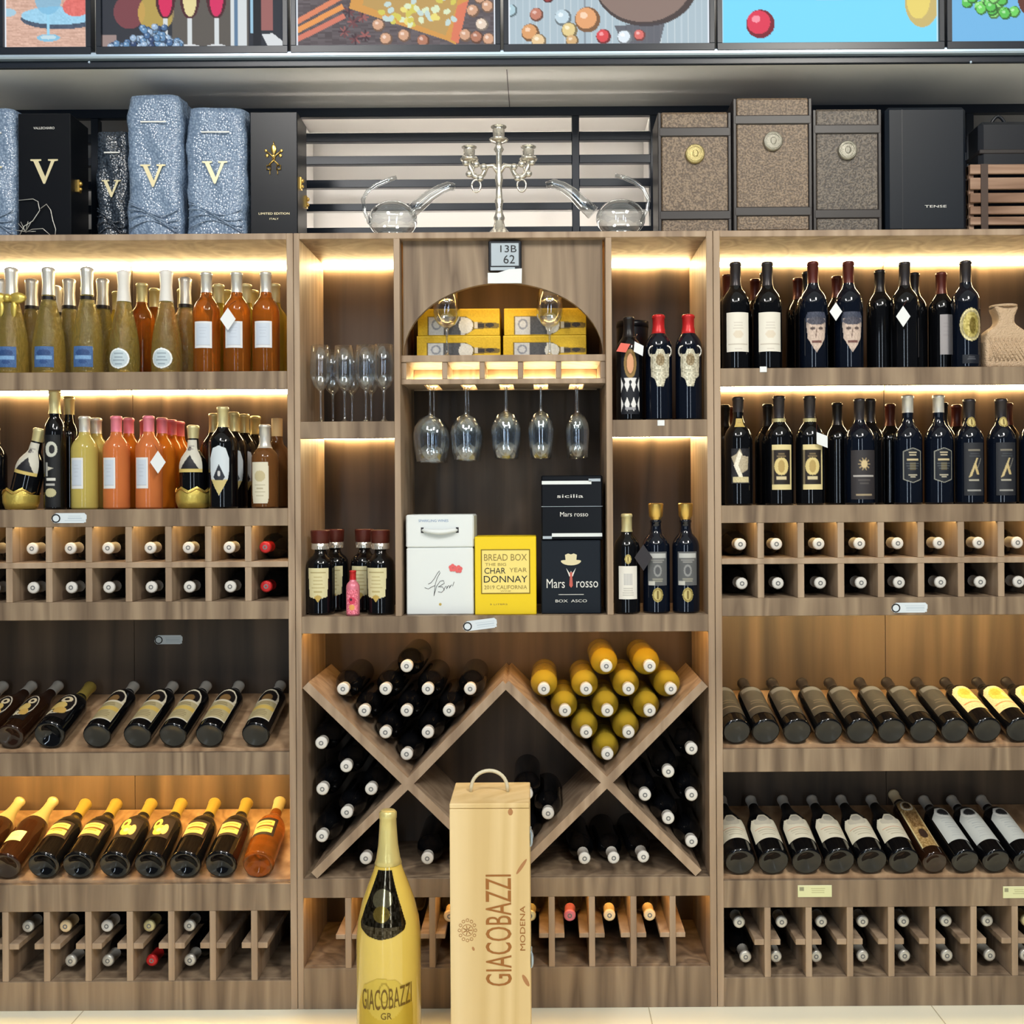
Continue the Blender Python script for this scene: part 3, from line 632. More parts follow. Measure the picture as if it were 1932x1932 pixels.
# soffit panel joint
MB().box(RX(960)-.001, RX(960)+.001, YB+.02, YW, ZS-.0012, ZS).build('soffit_joint', M['navy'], bpy.data.objects['ceiling_soffit'])
for u in (172, 1828):
    p = W(u, 121, YB); MB().ball((p[0], YB-.013, p[2]), .004, 8, 6).build('screw_head', M['chrome'], tr)
# posters in their light boxes
YP = YB - .02
def poster(u0, u1, art, label):
    z0 = RZ(87)*1.0; z0 = H0+(CY-86)*(D0+YP)/F; z1 = z0+.43; x0, x1 = (u0-CX)*(D0+YP)/F, (u1-CX)*(D0+YP)/F
    t = thing('poster_light_box', label, 'poster', ((x0+x1)/2, YP, z0))
    art_me = art.mesh('picture', flat(-(x1-x0)/2, (x1-x0)/2, z1-z0, 0, -.001)); obj('picture', art_me, M['backlit'], t)
    h = (x1-x0)/2; g = .0145; zt = z1-z0
    f = MB().box(-h-g, -h, -.012, .02, -.0, zt, .001).box(h, h+g, -.012, .02, -.0, zt, .001)
    f.box(-h-g, h+g, -.012, .02, -.021, 0, .001).box(-h-g, h+g, -.012, .02, zt, zt+.03, .001).box(-h, h, .002, .018, 0, zt)
    f.build('frame', M['navy'], t)
def PA(u0, u1, bg): return Art(u0, u1, 86-.43/((D0+YP)/F), 86, 1.7, bg)
def border(a, c=(225, 232, 240), w_=3): a.rect(a.x0, a.x0+w_, -999, 999, c); a.rect(a.x1-w_, a.x1, -999, 999, c); a.rect(a.x0, a.x1, 86-w_, 90, c); return a
a = PA(15, 170, (206, 168, 150)); a.grain(22, 9, 1); a.ell(120, 30, 75, 20, (70, 84, 104)); a.ell(118, 24, 72, 17, (150, 200, 226)); a.ell(150, 8, 26, 18, (216, 110, 104)); a.grain(16, 2, 2)
a.ell(20, 18, 16, 8, (160, 196, 214)); a.rect(94, 99, 10, 66, (150, 206, 232)); a.ell(97, 66, 22, 7, (130, 186, 214)); a.ell(97, 65, 15, 4, (190, 214, 222)); a.ell(97, -12, 26, 34, (120, 180, 214), .8); poster(15, 170, border(a), 'backlit poster of goblet and plate of food at far left of the sign band')
a = PA(199, 540, (42, 46, 56)); a.ell(250, 18, 30, 32, (150, 70, 76), .7); a.ell(300, 20, 34, 36, (206, 176, 84), .8); a.rect(199, 225, 62, 90, (150, 130, 126)); a.rect(330, 475, -99, 84, (120, 110, 96), .6); a.rect(440, 472, -99, 84, (206, 212, 214)); a.rect(447, 455, -99, 84, (90, 120, 150))
a.rect(478, 484, -99, 60, (150, 190, 214)); a.rect(498, 520, -99, 55, (150, 96, 94)); a.poly([(500, 62), (520, 60), (540, 76), (540, 88), (512, 88)], (210, 214, 216)); a.rect(484, 498, -99, 86, (24, 28, 38))
for cx, c in ((318, (206, 40, 90)), (364, (220, 206, 150)), (414, (206, 44, 96))):
    a.ell(cx, -10, 19, 42, (70, 30, 40)); a.ell(cx, -8, 13, 36, c); a.rect(cx-4, cx+4, 30, 84, (206, 212, 214)); a.ell(cx, 84, 18, 4, (214, 218, 220))
for i in range(130):
    x = random.gauss(284, 30); y = 86-abs(random.gauss(0, 1))*19*max(.2, 1-abs(x-284)/90)
    if 213 < x < 356: a.ball(x, y, 7, random.choice([(70, 104, 146), (96, 136, 176), (44, 66, 106), (150, 176, 204)]))
poster(199, 540, a, 'backlit poster with blue grapes below three filled wine glasses')
a = PA(565, 940, (92, 84, 88)); a.grain(24, 8, 2)
for o_ in (0, 15, 30): a.line(560, 42+o_*1.1, 650+o_*.2, -8+o_*1.2, 10, [(214, 130, 96), (226, 150, 84), (206, 120, 100)][o_//15])
for cx, cy in ((655, 58), (672, 40), (694, 66), (664, 20), (690, 30), (676, 72)):
    for k in range(8): t = k*PI/4; a.line(cx, cy, cx+11*math.cos(t), cy+11*math.sin(t), 3.4, random.choice([(150, 92, 90), (110, 70, 74), (70, 52, 60)]))
a.poly([(664, 14), (700, -120), (905, -120), (890, 0), (866, 84), (850, 76)], (206, 150, 78)); a.poly([(690, 8), (715, -110), (880, -110), (868, 10), (846, 66)], (184, 150, 90)); a.poly([(868, 10), (890, 0), (870, 82), (856, 74)], (214, 120, 92))
for i in range(170): a.ell(random.uniform(725, 862), random.uniform(-110, 46), 7, 5, random.choice([(228, 214, 120), (214, 226, 190), (190, 210, 206), (206, 196, 90)]), 1, random.random()*3)
for cx, cy in ((720, 46), (734, 72), (768, 66), (804, 76), (898, 20), (915, 46), (884, 66), (905, 70), (928, 74), (912, -4), (926, 12)): a.ball(cx, cy, 12, random.choice([(206, 160, 130), (226, 206, 186), (176, 120, 96)]))
poster(565, 940, border(a), 'backlit poster of cinnamon sticks, star anise and a wooden tray of nuts')
a = PA(965, 1343, (168, 186, 196))
for i in range(30): a.rect(965+i*13, 967+i*13, -200, 90, random.choice([(206, 216, 220), (120, 130, 140), (190, 204, 212)]), .7)
a.ell(1225, -25, 96, 76, (70, 60, 60)); a.ell(1220, -35, 92, 78, (136, 116, 108)); a.ell(1220, -62, 84, 40, (220, 214, 206)); a.ell(1220, -64, 76, 34, (110, 70, 56)); a.poly([(1165, 50), (1260, 44), (1250, 84), (1180, 86)], (66, 62, 70), .7)
for cx, cy, r_, c in ((1018, 28, 13, (190, 124, 104)), (1040, -4, 10, (150, 60, 60)), (1006, 62, 17, (214, 156, 104)), (1022, 78, 14, (226, 196, 150)), (1068, 34, 16, (190, 210, 220)), (1080, 58, 15, (222, 200, 140)), (1114, 38, 24, (222, 160, 110)), (1144, 70, 14, (214, 74, 80)), (1184, 72, 14, (220, 230, 238)), (1212, 68, 11, (214, 110, 104)), (1085, 78, 12, (206, 170, 120)), (970, 20, 12, (170, 200, 210))): a.ball(cx, cy, r_, c)
poster(965, 1343, border(a), 'backlit poster of nuts and a bowl on pale blue boards')
a = PA(1367, 1775, (118, 212, 248)); a.ball(1440, 48, 27, (216, 56, 84)); a.ell(1570, -38, 100, 42, (196, 206, 210)); a.ell(1570, -44, 92, 42, (206, 56, 62)); a.ell(1570, -60, 70, 30, (236, 150, 130)); a.ell(1745, 10, 32, 46, (196, 176, 110)); a.ell(1738, 4, 22, 36, (226, 206, 110))
poster(1367, 1775, border(a, (190, 226, 240)), 'backlit poster with one red tomato on bright cyan ground')
a = PA(1799, 2170, (112, 178, 224)); a.ell(1965, 0, 40, 44, (96, 50, 40))
for i in range(46): a.ball(random.gauss(1880, 28), random.uniform(-70, 34), 11, random.choice([(110, 206, 96), (90, 190, 84), (140, 220, 120)]))
poster(1799, 2170, border(a, (190, 220, 240)), 'backlit poster with green grapes at far right of the sign band')
# ------------------------------------------------------------------ slatted screen behind the cabinet tops
def WZ(v, Y): return H0+(CY-v)*(D0+Y)/F
def WX(u, Y): return (u-CX)*(D0+Y)/F
t = thing('slatted_screen', 'black horizontal slat screen over a pale lit niche above the cabinets', 'screen', (0, YW, WZ(437, YW)))
zb = WZ(437, YW)
def slat(u0, u1, v0, v1, nm='slat', y=0, m='navy', dy=.022):
    MB().box(WX(u0, YW), WX(u1, YW), y, y+dy, WZ(v1, YW)-zb, WZ(v0, YW)-zb, .0015).build(nm, M[m], t)
for (v0, v1) in ((248, 265), (292, 308), (337, 352), (382, 396), (427, 441)):
    slat(-330, 1083, v0, v1); slat(1097, 2260, v0, v1)
slat(-330, 2260, 202, 219, 'top_rail', -.004); 
for u in (-330, 183, 560, 1090, 1238, 1834, 2250): slat(u-7, u+7, 219, 441, 'post', -.003, dy=.03)
for u in (568, 1232):
    MB().box(WX(u, YW)-.004, WX(u, YW)+.004, .03, .19, 0, WZ(219, YW)-zb).build('niche_side', M['niche'], t)
MB().box(WX(-330, YW), WX(2250, YW), .03, .19, WZ(211, YW)-zb, WZ(211, YW)-zb+.01).build('niche_top', M['niche'], t)
MB().box(WX(-330, YW), WX(2250, YW), .03, .19, -.06, -.05).build('niche_base', M['niche'], t)
MB().box(WX(575, YW), WX(1228, YW), .15, .17, -.048, -.04).build('light_strip', M['led_white'], t)
MB().box(WX(575, YW), WX(1228, YW), .021, .029, WZ(211, YW)-zb-.006, WZ(211, YW)-zb-.001).build('light_strip', M['led_white'], t)
# ------------------------------------------------------------------ cabinets
def cab(name, label, x0): return thing(name, label, 'cabinet', (x0, 0, 0))
TH = RZ(437)-RZ(449)
def rbox(t, u0, u1, v0, v1, y0, y1, nm, m='wood', b=.0012):
    ox = t.location[0]
    return MB().box(RX(u0)-ox, RX(u1)-ox, y0, y1, RZ(v1), RZ(v0), b).build(nm, M[m], t)
def strip(t, u0, u1, z, nm='light_strip', m='led', y=D-.012, dy=.009, h=.014):
    ox = t.location[0]
    return MB().box(RX(u0)-ox, RX(u1)-ox, y, y+dy, z-h, z-.0003).build(nm, M[m], t)
S1, S1b, S2, S2b, CU1, CM0, CM1, CB, CBb, P3, P3b, P4, P4b, PLT, PLB = 697, 730.5, 956, 989, 989, 1056, 1067, 1131, 1165, 1416, 1459, 1664, 1715, 1847, 1902
def slope(t, u0, u1, v, vb):        # sloped display board: front top at v, back edge seen at vb
    ox = t.location[0]; z0 = RZ(v); z1 = WZ(vb, D-.004)
    MB().prism([(.018, z0-.004), (D-.004, z1-.010), (D-.004, z1), (.018, z0+.006)], RX(u0)-ox, RX(u1)-ox, 'YZ').build('sloped_board', M['board'], t)
    MB().box(RX(u0)-ox, RX(u1)-ox, .018, D-.004, z0-.012, z0-.004).build('shelf', M['wood'], t)
def side_bay(t, uL, uR, cellx, rackx, led3, led4):
    # uL,uR: inner opening
    e = 12.5
    rbox(t, uL-e, uL, 437, PLB, 0, D+.01, 'side_panel', 'edge'); rbox(t, uR, uR+e, 437, PLB, 0, D+.01, 'side_panel', 'edge')
    rbox(t, uL, uR, 437, 449, 0, D+.01, 'top_panel', 'edge')
    um = (uL+uR)/2
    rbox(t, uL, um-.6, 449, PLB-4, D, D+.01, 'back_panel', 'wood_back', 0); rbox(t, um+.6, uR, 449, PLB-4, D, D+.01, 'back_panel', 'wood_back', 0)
    for (a, b_) in ((S1, S1b), (S2, S2b)):
        rbox(t, uL, uR, a, b_, 0, .018, 'shelf_front'); rbox(t, uL, uR, a, a+12, .018, D, 'shelf')
    rbox(t, uL, uR, CB, CBb, 0, .018, 'shelf_front'); rbox(t, uL, uR, CB, CB+12, .018, D, 'shelf')
    rbox(t, uL, uR, P3, P3b, 0, .018, 'shelf_front'); rbox(t, uL, uR, P4, P4b, 0, .018, 'shelf_front')
    rbox(t, uL, uR, PLT, PLB, 0, .018, 'plinth'); rbox(t, uL, uR, PLT, PLT+12, .018, D, 'shelf')
    slope(t, uL, uR, P3, 1305); slope(t, uL, uR, P4, 1523)
    rbox(t, uL, uR, CM0, CM1, .002, D, 'cubby_shelf', 'edge')
    for c in cellx:
        rbox(t, c-6.2, c+6.2, S2b, CM0, .001, D, 'divider', 'edge'); rbox(t, c-6.2, c+6.2, CM1, CB, .001, D, 'divider', 'edge')
    for c in rackx:
        rbox(t, c-6, c+6, P4b, PLT, .001, D, 'divider', 'edge')
        for sg in (-1, 1): rbox(t, c+sg*6, c+sg*24.5, 1776, 1787, .004, D-.02, 'rack_plate', 'edge')
    for (a, m_) in ((449, 'led'), (S1+12, 'led')):
        strip(t, uL+2, um-3, RZ(a), m=m_); strip(t, um+3, uR-2, RZ(a), m=m_)
    strip(t, uL+2, uR-2, RZ(S2b-14), m='led_cubby', y=.03)
    if led3: strip(t, uL+2, uR-2, RZ(CB+12), m=led3, y=.03)
    if led4: strip(t, uL+2, uR-2, RZ(P3+8), m=led4, y=.03)
cl = cab('wine_cabinet', 'left wood wine cabinet with lit shelves, cubbies and sloped bottle displays', RX(166))
side_bay(cl, -210, 543, [16+75.2*i for i in range(-2, 7)], [4.5+78.3*i for i in range(-2, 7)], None, 'led_amber')
cr_ = cab('wine_cabinet', 'right wood wine cabinet with lit shelves of dark bottles and sloped displays', RX(1741))
side_bay(cr_, 1361, 2121, [1435+75.6*i for i in range(0, 9)], [1443.5+77.8*i for i in range(0, 8)], 'led_tan', None)
# centre cabinet
cc = cab('wine_cabinet', 'centre wood wine cabinet with arch, hanging glass rack and diamond racks', RX(950))
uL, uR = 567.5, 1335
rbox(cc, 556.5, uL, 437, PLB, 0, D+.01, 'side_panel', 'edge'); rbox(cc, uR, 1347.5, 437, PLB, 0, D+.01, 'side_panel', 'edge')
rbox(cc, uL, uR, 437, 448.5, 0, D+.01, 'top_panel', 'edge')
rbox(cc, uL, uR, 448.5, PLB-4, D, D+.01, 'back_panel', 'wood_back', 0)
for u0, u1 in ((745, 756.5), (1145, 1156.5)): rbox(cc, u0, u1, 448.5, 1161, 0, D, 'divider', 'edge')
for u0, u1 in ((uL, 745), (1156.5, uR)):
    rbox(cc, u0, u1, 793, 825, 0, .018, 'shelf_front'); rbox(cc, u0, u1, 793, 805, .018, D, 'shelf')
    strip(cc, u0+1, u1-1, RZ(448.5)); strip(cc, u0+1, u1-1, RZ(805))
rbox(cc, uL, uR, 1161, 1193, 0, .018, 'shelf_front'); rbox(cc, uL, uR, 1161, 1173, .018, D, 'shelf')
rbox(cc, uL, uR, 1656, 1692, 0, .018, 'shelf_front'); rbox(cc, uL, uR, 1656, 1667, .018, D, 'shelf')
rbox(cc, uL, uR, 1825, PLB, 0, .018, 'plinth'); rbox(cc, uL, uR, 1825, 1837, .018, D, 'shelf')
strip(cc, uL+2, uR-2, RZ(1173), m='led_soft', y=.04); strip(cc, uL+2, uR-2, RZ(1667), m='led_soft', y=.04)
for c in (652, 734, 810.5, 884, 960, 1036, 1112, 1190.5, 1264.5):
    rbox(cc, c-5.8, c+5.8, 1692, 1825, .001, D, 'divider', 'edge')
    for sg in (-1, 1): rbox(cc, c+sg*5.8, c+sg*24, 1762, 1771, .004, D-.02, 'rack_plate', 'edge')
# arch panel: board with an elliptical cut-out, two shallow steps behind the front
ox = cc.location[0]
def arch_panel():
    cx, vb, rx, ry = 950.5, 666, 190, 137; n = 28; mb = MB()
    top = RZ(448.5); pts = [(RX(cx+rx*math.cos(PI-PI*i/n))-ox, RZ(vb-ry*math.sin(PI*i/n))) for i in range(n+1)]
    x0, x1 = RX(756.5)-ox, RX(1145)-ox
    for y in (.030, .048):
        vs = []; fs = []
        for (x, z) in pts:
            xx = min(max(x, x0), x1); vs += [(xx, y, z), (xx, y, top)]
        for i in range(n): fs.append((2*i, 2*i+2, 2*i+3, 2*i+1))
        mb.add(vs, fs)
    vs = []; fs = []
    for (x, z) in pts: vs += [(min(max(x, x0), x1), .030, z), (min(max(x, x0), x1), .048, z)]
    for i in range(n): fs.append((2*i, 2*i+2, 2*i+3, 2*i+1))
    mb.add(vs, fs); return mb
arch_panel().build('arch_panel', M['wood'], cc)
rbox(cc, 756.5, 1145, 667, 680, .022, D, 'shelf', 'edge')
# stemware rack: lit pigeonholes with slots
rbox(cc, 756.5, 1145, 712, 722, .024, .045, 'rack_front', 'edge'); rbox(cc, 756.5, 766, 680, 712, .026, .2, 'divider', 'edge'); rbox(cc, 1135, 1145, 680, 712, .026, .2, 'divider', 'edge')
for c in (839, 910, 983, 1056): rbox(cc, c-5, c+5, 680, 712, .026, .2, 'divider', 'edge')
rbox(cc, 766, 1135, 680, 722, .2, .21, 'rack_back', 'edge')
for a_, b_ in ((756.5, 795), (823, 866), (894, 940), (968, 1008), (1036, 1078), (1106, 1145)): rbox(cc, a_, b_, 714, 720, .045, .2, 'rack_rail', 'edge')
strip(cc, 768, 1133, RZ(703), m='led', y=.190, dy=.008, h=.010)
strip(cc, 800, 1100, RZ(505), m='led_soft', y=.052)
# diamond rack
def board(p, q, nm='rack_board', y0=.002, th=8, y1=D):
    (u0, v0), (u1, v1) = p, q; L_ = math.hypot(u1-u0, v1-v0); nx, ny = -(v1-v0)/L_*th, (u1-u0)/L_*th
    P = [(u0+nx, v0+ny), (u1+nx, v1+ny), (u1-nx, v1-ny), (u0-nx, v0-ny)]
    MB().prism([(RX(a_)-ox, RZ(b_)) for a_, b_ in P], y0, y1).build(nm, M['edge'], cc)
XL, XM, XR_, ZC = 766, 952, 1142, 1478
board((574, 1290), (XL, ZC)); board((XL, ZC), (XM, 1290), y0=.0025); board((XM, 1290), (XR_, ZC)); board((XR_, ZC), (1328, 1292), y0=.0025)
board((XL, ZC), (588, 1650), y0=.003); board((XL, ZC), (942, 1650), y0=.0035); board((XR_, ZC), (966, 1650), y0=.003); board((XR_, ZC), (1314, 1650), y0=.0035)
# small stickers and price tags on the shelf fronts
def sticker(u, v, w_, h_, label, rot=0, Y=-.0012):
    p = W(u, v, 0); t = thing('price_sticker', label, 'sticker', (p[0], Y, p[2]), (0, rot, 0), 'white stickers with a round emblem')
    wm, hm = w_*K, h_*K
    a = Art(0, 70, 0, 20, 1.2, (214, 224, 232)); a.lines(26, 66, 5, 4, 3, 1.6, (176, 192, 206), .7)
    a.mask_poly([(4, 4), (10, 0), (66, 0), (70, 5), (68, 18), (60, 20), (8, 20), (1, 14)])
    obj('paper', a.mesh('paper', flat(-wm/2, wm/2, hm/2, -hm/2, 0)), M['print'], t)
    MB().lathe([(hm*.30, -.0004), (hm*.42, -.0004)], 20, (-wm/2+hm*.55, 0, 0), 'Y').build('emblem', M['ink'], t)
    return t
sticker(130, 978, 70, 20, 'white sticker on shelf front below the tall black bottles')
sticker(240, 1237, 62, 20, 'white sticker on the bare back panel above arched label bottles', Y=D-.0015)
sticker(905, 1179, 68, 20, 'tilted white sticker under the yellow wine carton', -.12)
sticker(1715, 1147, 72, 20, 'white sticker on shelf front under the right cubbies')
for u, v, wd, lb in ((1537, 1681, 64, 'pale green price tag below the cream label bottles'), (1920, 1683, 56, 'pale green price tag at far right of lowest display front')):
    p = W(u, v, 0); t = thing('price_tag', lb, 'price tag', (p[0], -.001, p[2]))
    a = Art(0, 64, 0, 22, 1.2, (222, 224, 176)); a.rect(0, 64, 0, 1.2, (250, 250, 225)); a.rect(3, 12, 3, 10, (150, 150, 120)); a.lines(18, 58, 5, 4, 3, 1.2, (170, 168, 120), .8)
    obj('paper', a.mesh('paper', flat(-wd*K/2, wd*K/2, 11*K, -11*K, -.001)), M['print'], t); MB().box(-wd*K/2, wd*K/2, -.0009, .001, -11*K, 11*K).build('backing', M['pricetag'], t)
for u, v, lb in ((1247, 798, 'tiny white tag on shelf edge below red capsule bottles'), (1440, 697, 'tiny white tag on shelf edge below white label bottles')):
    p = W(u, v, 0); MB().box(-.010, .010, -.002, 0, -.008, .008, .0006).build('shelf_tag', M['paper'], None, p, label=lb, cat='price tag')
# price display on the arch panel
p = W(953, 489, .02)
t = thing('price_display', 'black framed price display with white card hung above the arch', 'price display', (p[0], .006, p[2]))
MB().box(-.047, .047, 0, .016, -.037, .050, .003).build('frame', M['black'], t)
MB().box(-.039, .039, -.001, .001, -.022, .042).build('screen', M['lens'], t); MB().box(-.041, .028, -.001, .001, -.035, -.026).build('strip', M['lens'], t)
text('13B', .046, .020, on_front(.010, -.0018, .026), M['ink'], t); text('62', .032, .024, on_front(.012, -.0018, -.004), M['ink'], t)
MB().add([(-.049, -.002, -.072), (.047, -.002, -.072), (.048, -.002, -.030), (.012, -.002, -.032), (-.020, -.002, -.042), (-.049, -.002, -.042)], [(0, 1, 2, 3, 4, 5)]).build('card', M['white'], t)
MB().box(-.02, .02, .010, .03, -.01, .01).build('bracket', M['black'], t)

# ------------------------------------------------------------------ standing bottles
Z1, Z2 = RZ(S1), RZ(S2)
def stand(key, u, v, Y, Z, label, group, spin=0, name='wine_bottle', s=1.0):
    p = W(u, v, Y); return bottle(key, label, (p[0], Y, Z), spin=spin, group=group, name=name, s=s)
G = 'sparkling and rose bottles on the top left shelf'
rows = [('prosecco_blue', 22, 'with gold bow on its neck, leftmost'), ('prosecco_blue', 92, 'with blue label, second from left'), ('prosecco_blue', 165, 'with blue label, third from left')]
for k, u, d in rows: stand(k, u, 600, .07, Z1, f'pale yellow sparkling wine bottle {d} on top left shelf', G, .1, 'sparkling_wine_bottle')
p = W(22, 562, .07); 
bw = MB()
for sg in (-1, 1): bw.ball((sg*.028, -.022, 0), .026, 10, 8, 1, .35, .62).ball((sg*.018, -.024, -.032), .016, 8, 6, .6, .3, 1.5)
bw.ball((0, -.024, 0), .012).build('gold_bow', M['foil_gold'], None, (p[0], .07, W(22, 565, .07)[2]), label='shiny gold bow tied round leftmost sparkling bottle neck', cat='bow')
for u, d in ((234, 'left'), (314, 'right')): stand('prosecco_oval', u, 600, .065, Z1, f'flared yellow bottle with silver oval label, {d} one of the pair', G, 0, 'sparkling_wine_bottle')
for i, (u, d) in enumerate(((390, 'left of diamond paper tag'), (447, 'behind diamond paper tag'), (502, 'nearest the cabinet side panel'))): stand('rose_white', u, 600, .06, Z1, f'orange rose bottle with white label, {d}, top left shelf', G, 0, 'rose_wine_bottle')
bk = [('prosecco_plain', 60, .17), ('prosecco_plain', 131, .17), ('prosecco_plain', 194, .17), ('prosecco_plain', 3, .17), ('amber_plain', 268, .17), ('amber_plain', 292, .25), ('prosecco_plain', 350, .16), ('yellow_plain', 413, .17), ('yellow_plain', 465, .17), ('yellow_plain', 519, .17), ('yellow_plain', 222, .27), ('amber_plain', 345, .26), ('yellow_plain', 430, .26), ('yellow_plain', 478, .26), ('prosecco_plain', 106, .275), ('prosecco_plain', 164, .28)]
for i, (k, u, Y) in enumerate(sorted(bk, key=lambda q: (q[2] > .2, q[1]))):
    row = 'middle row' if Y < .2 else 'back row'; n = sum(1 for q in bk if (q[2] < .2) == (Y < .2) and q[1] < u)
    c_ = {'prosecco_plain': 'pale yellow', 'amber_plain': 'orange', 'yellow_plain': 'golden'}[k]
    stand(k, u, 600, Y, Z1, f'{c_} bottle in {row} of top left shelf, {ORD[n]} from left in that row', G, random.random()*6, 'sparkling_wine_bottle')
def diamond_tag(u, v, Y, label, s=.026, m='paper', rot=0.0, mirror=1):
    p = W(u, v, Y); t = thing('paper_tag', label, 'tag', p, (0, rot, 0), 'small paper tags hung on bottle necks')
    P = [(0, s*1.25), (s*.85, 0), (0, -s*1.25), (-s*.85, 0)]
    MB().prism(P, -.0006, .0006).build('paper', M[m], t); MB().lines if False else None
    text('sale', s*.7, s*.3, on_front(0, -.0012, 0), M['lens'], t, 'print') if m == 'paper_' else None
    MB().tube([(0, 0, s*1.2), (mirror*.008, .004, s*1.7), (mirror*.018, .016, s*2.1)], .0006, 5).build('string', M['foil_wine'], t); return t
diamond_tag(430, 602, .012, 'pale blue diamond tag hanging between orange rose bottles')
# second left shelf
G = 'liqueur and gift bottles on the second left shelf'
stand('oval_plain', -9, 860, .09, Z2, 'dark bottle cut by the photo edge on second left shelf', G, name='gift_bottle', s=.80)
stand('tall_black', 104, 860, .06, Z2, 'tall slim black bottle with white printed signs', G, .15, 'liqueur_bottle'); stand('tall_black_plain', 131, 860, .16, Z2, 'tall dark bottle with pale gold capsule right behind the slim black one', G, name='liqueur_bottle')
for k, u, Y, lb in (('lemon_liqueur', 160, .06, 'lemon yellow liqueur bottle with pale blue label'), ('lemon_plain', 182, .13, 'lemon yellow bottle behind the labelled lemon one'), ('peach_liqueur', 220, .06, 'peach orange liqueur bottle with pale label, left of the two'), ('orange_plain', 243, .13, 'orange liqueur bottle behind the left peach one'),
                    ('peach_liqueur', 281, .06, 'peach orange liqueur bottle behind the diamond tag'), ('orange_plain', 306, .135, 'orange liqueur bottle just right of the tagged bottle'), ('orange_plain', 324, .21, 'orange liqueur bottle third in the receding file'), ('orange_plain', 339, .284, 'orange liqueur bottle at the back of the file beside golden basket'), ('orange_plain', 274, .215, 'orange liqueur bottle at back between the two files')):
    stand(k, u, 860, Y, Z2, lb+', second left shelf', G, name='liqueur_bottle')
diamond_tag(298, 872, .01, 'white diamond tag in front of the orange liqueur bottles', mirror=-1)
stand('oval_label', 421, 860, .050, Z2, 'black bottle with big silver oval label and gold tip', G, name='gift_bottle')
for i, (u, Y) in enumerate(((441, .130), (461, .206), (482, .281))): stand('oval_label', u, 860, Y, Z2, f'{["second", "third", "last"][i]} in file of dark bottles receding behind the silver oval label', G, .3, 'gift_bottle', s=.97)
stand('oval_plain', 404, 860, .2, Z2, 'dark bottle with gold capsule just left behind the silver oval label', G, name='gift_bottle', s=.95)
stand('brown_spirit', 500, 860, .055, Z2, 'brown spirit bottle with cream label beside the cabinet side panel', G, -.15, 'spirit_bottle'); stand('brown_square', 523, 860, .145, Z2, 'brown spirit bottle with tall cork stopper behind the cream label one', G, name='spirit_bottle')
def gift_basket(u, tilt, lb, lb2):
    p = W(u, 900, .075); z = Z2
    t = thing('gold_basket', lb2, 'basket', (p[0], .075, z), (0, 0, 0), 'golden baskets holding dark bottles')
    mb = MB(); n = 24; pr = [(.030, .001), (.042, .002), (.049, .020), (.050, .040), (.045, .058)]
    mb.lathe(pr, n)
    for i in range(n):                  # scalloped rim
        k = 4*n+i; x, y, zz = mb.v[k]; mb.v[k] = (x, y, zz+.006*math.cos(i*PI*2/n*6))
    mb.lathe([(.0001, .003), (.040, .003)], n); mb.build('bowl', M['foil_gold'], t)
    MB().tube([(.049*math.cos(a_), .049*math.sin(a_), .052+.006*math.cos(6*a_)) for a_ in [i*2*PI/36 for i in range(36)]], .0022, 6, True).build('rim', M['gold'], t)
    bottle('gift_bottle_kind', lb, (p[0], .075, z+.006), rot=(0, tilt, 0), group=G, name='gift_bottle')
PG = prof_champ(.235, .040, .0145)
kind('gift_bottle_kind', PG, M['glassdark'], M['foil_goldpale'], .84, labels=[L(A_gift, .42, .82, .060)])
gift_basket(40, .24, 'tilted dark bottle with cream shield label in left gold basket', 'scalloped gold basket left of the tall black bottle')
gift_basket(365, .0, 'upright dark bottle with silver shoulder label in right gold basket', 'scalloped gold basket right of the orange liqueur bottles')
# top right shelf
G = 'red wine bottles on the top right shelf'
for k, u, Y, lb in (('white_label', 1388, .06, 'dark bottle with large white label at left end'), ('white_label', 1448, .06, 'dark bottle with large white label, second from left end'), ('face_label', 1534, .06, 'dark bottle with portrait label, left of the pair'), ('face_label', 1601, .06, 'dark bottle with portrait label, right of the pair'),
                    ('plain_dark', 1660, .12, 'plain dark bottle left of the white diamond tag'), ('plain_heavy', 1707, .07, 'plain dark bottle behind the white diamond tag'), ('grey_label', 1776, .12, 'dark bottle with narrow grey label'), ('medallion', 1822, .06, 'dark bottle with round gold medallion label'),
                    ('plain_maroon', 1373, .17, 'maroon capped bottle behind the first white label bottle'), ('plain_maroon', 1425, .235, 'maroon capped bottle between the two white label bottles'), ('plain_dark', 1444, .142, 'dark bottle just behind the second white label bottle'), ('plain_maroon', 1506, .225, 'maroon capped bottle left behind the portrait labels'), ('plain_dark', 1524, .135, 'dark bottle close behind the left portrait label'), ('plain_maroon', 1579, .20, 'maroon capped bottle between the two portrait labels'), ('plain_dark', 1725, .16, 'dark bottle right behind the white diamond tag')):
    stand(k, u, 600, Y, Z1, lb+', top right shelf', G)
diamond_tag(1577, 588, .012, 'white diamond tag beside the right portrait label bottle', s=.021); diamond_tag(1704, 597, .012, 'white diamond tag on plain dark bottle, top right shelf', s=.024)
p = W(1893, 640, .055); t = thing('glass_flask', 'cream embossed squat flask with flared neck on top right shelf', 'flask', (p[0], .055, Z1))
hw = .062; mb = MB(); pr = [(-hw, 0), (hw, 0), (hw*1.02, .075), (hw*.9, .105), (hw*.5, .122), (.022, .130), (.024, .150), (.036, .178), (-.036, .178), (-.024, .150), (-.022, .130), (-hw*.5, .122), (-hw*.9, .105), (-hw*1.02, .075)]
mb.prism(pr, -.028, .028); o = mb.build('body', M['flask'], t); bv = o.modifiers.new('bevel', 'BEVEL'); bv.width = .009; bv.segments = 3; bv.limit_method = 'ANGLE'
mb = MB()
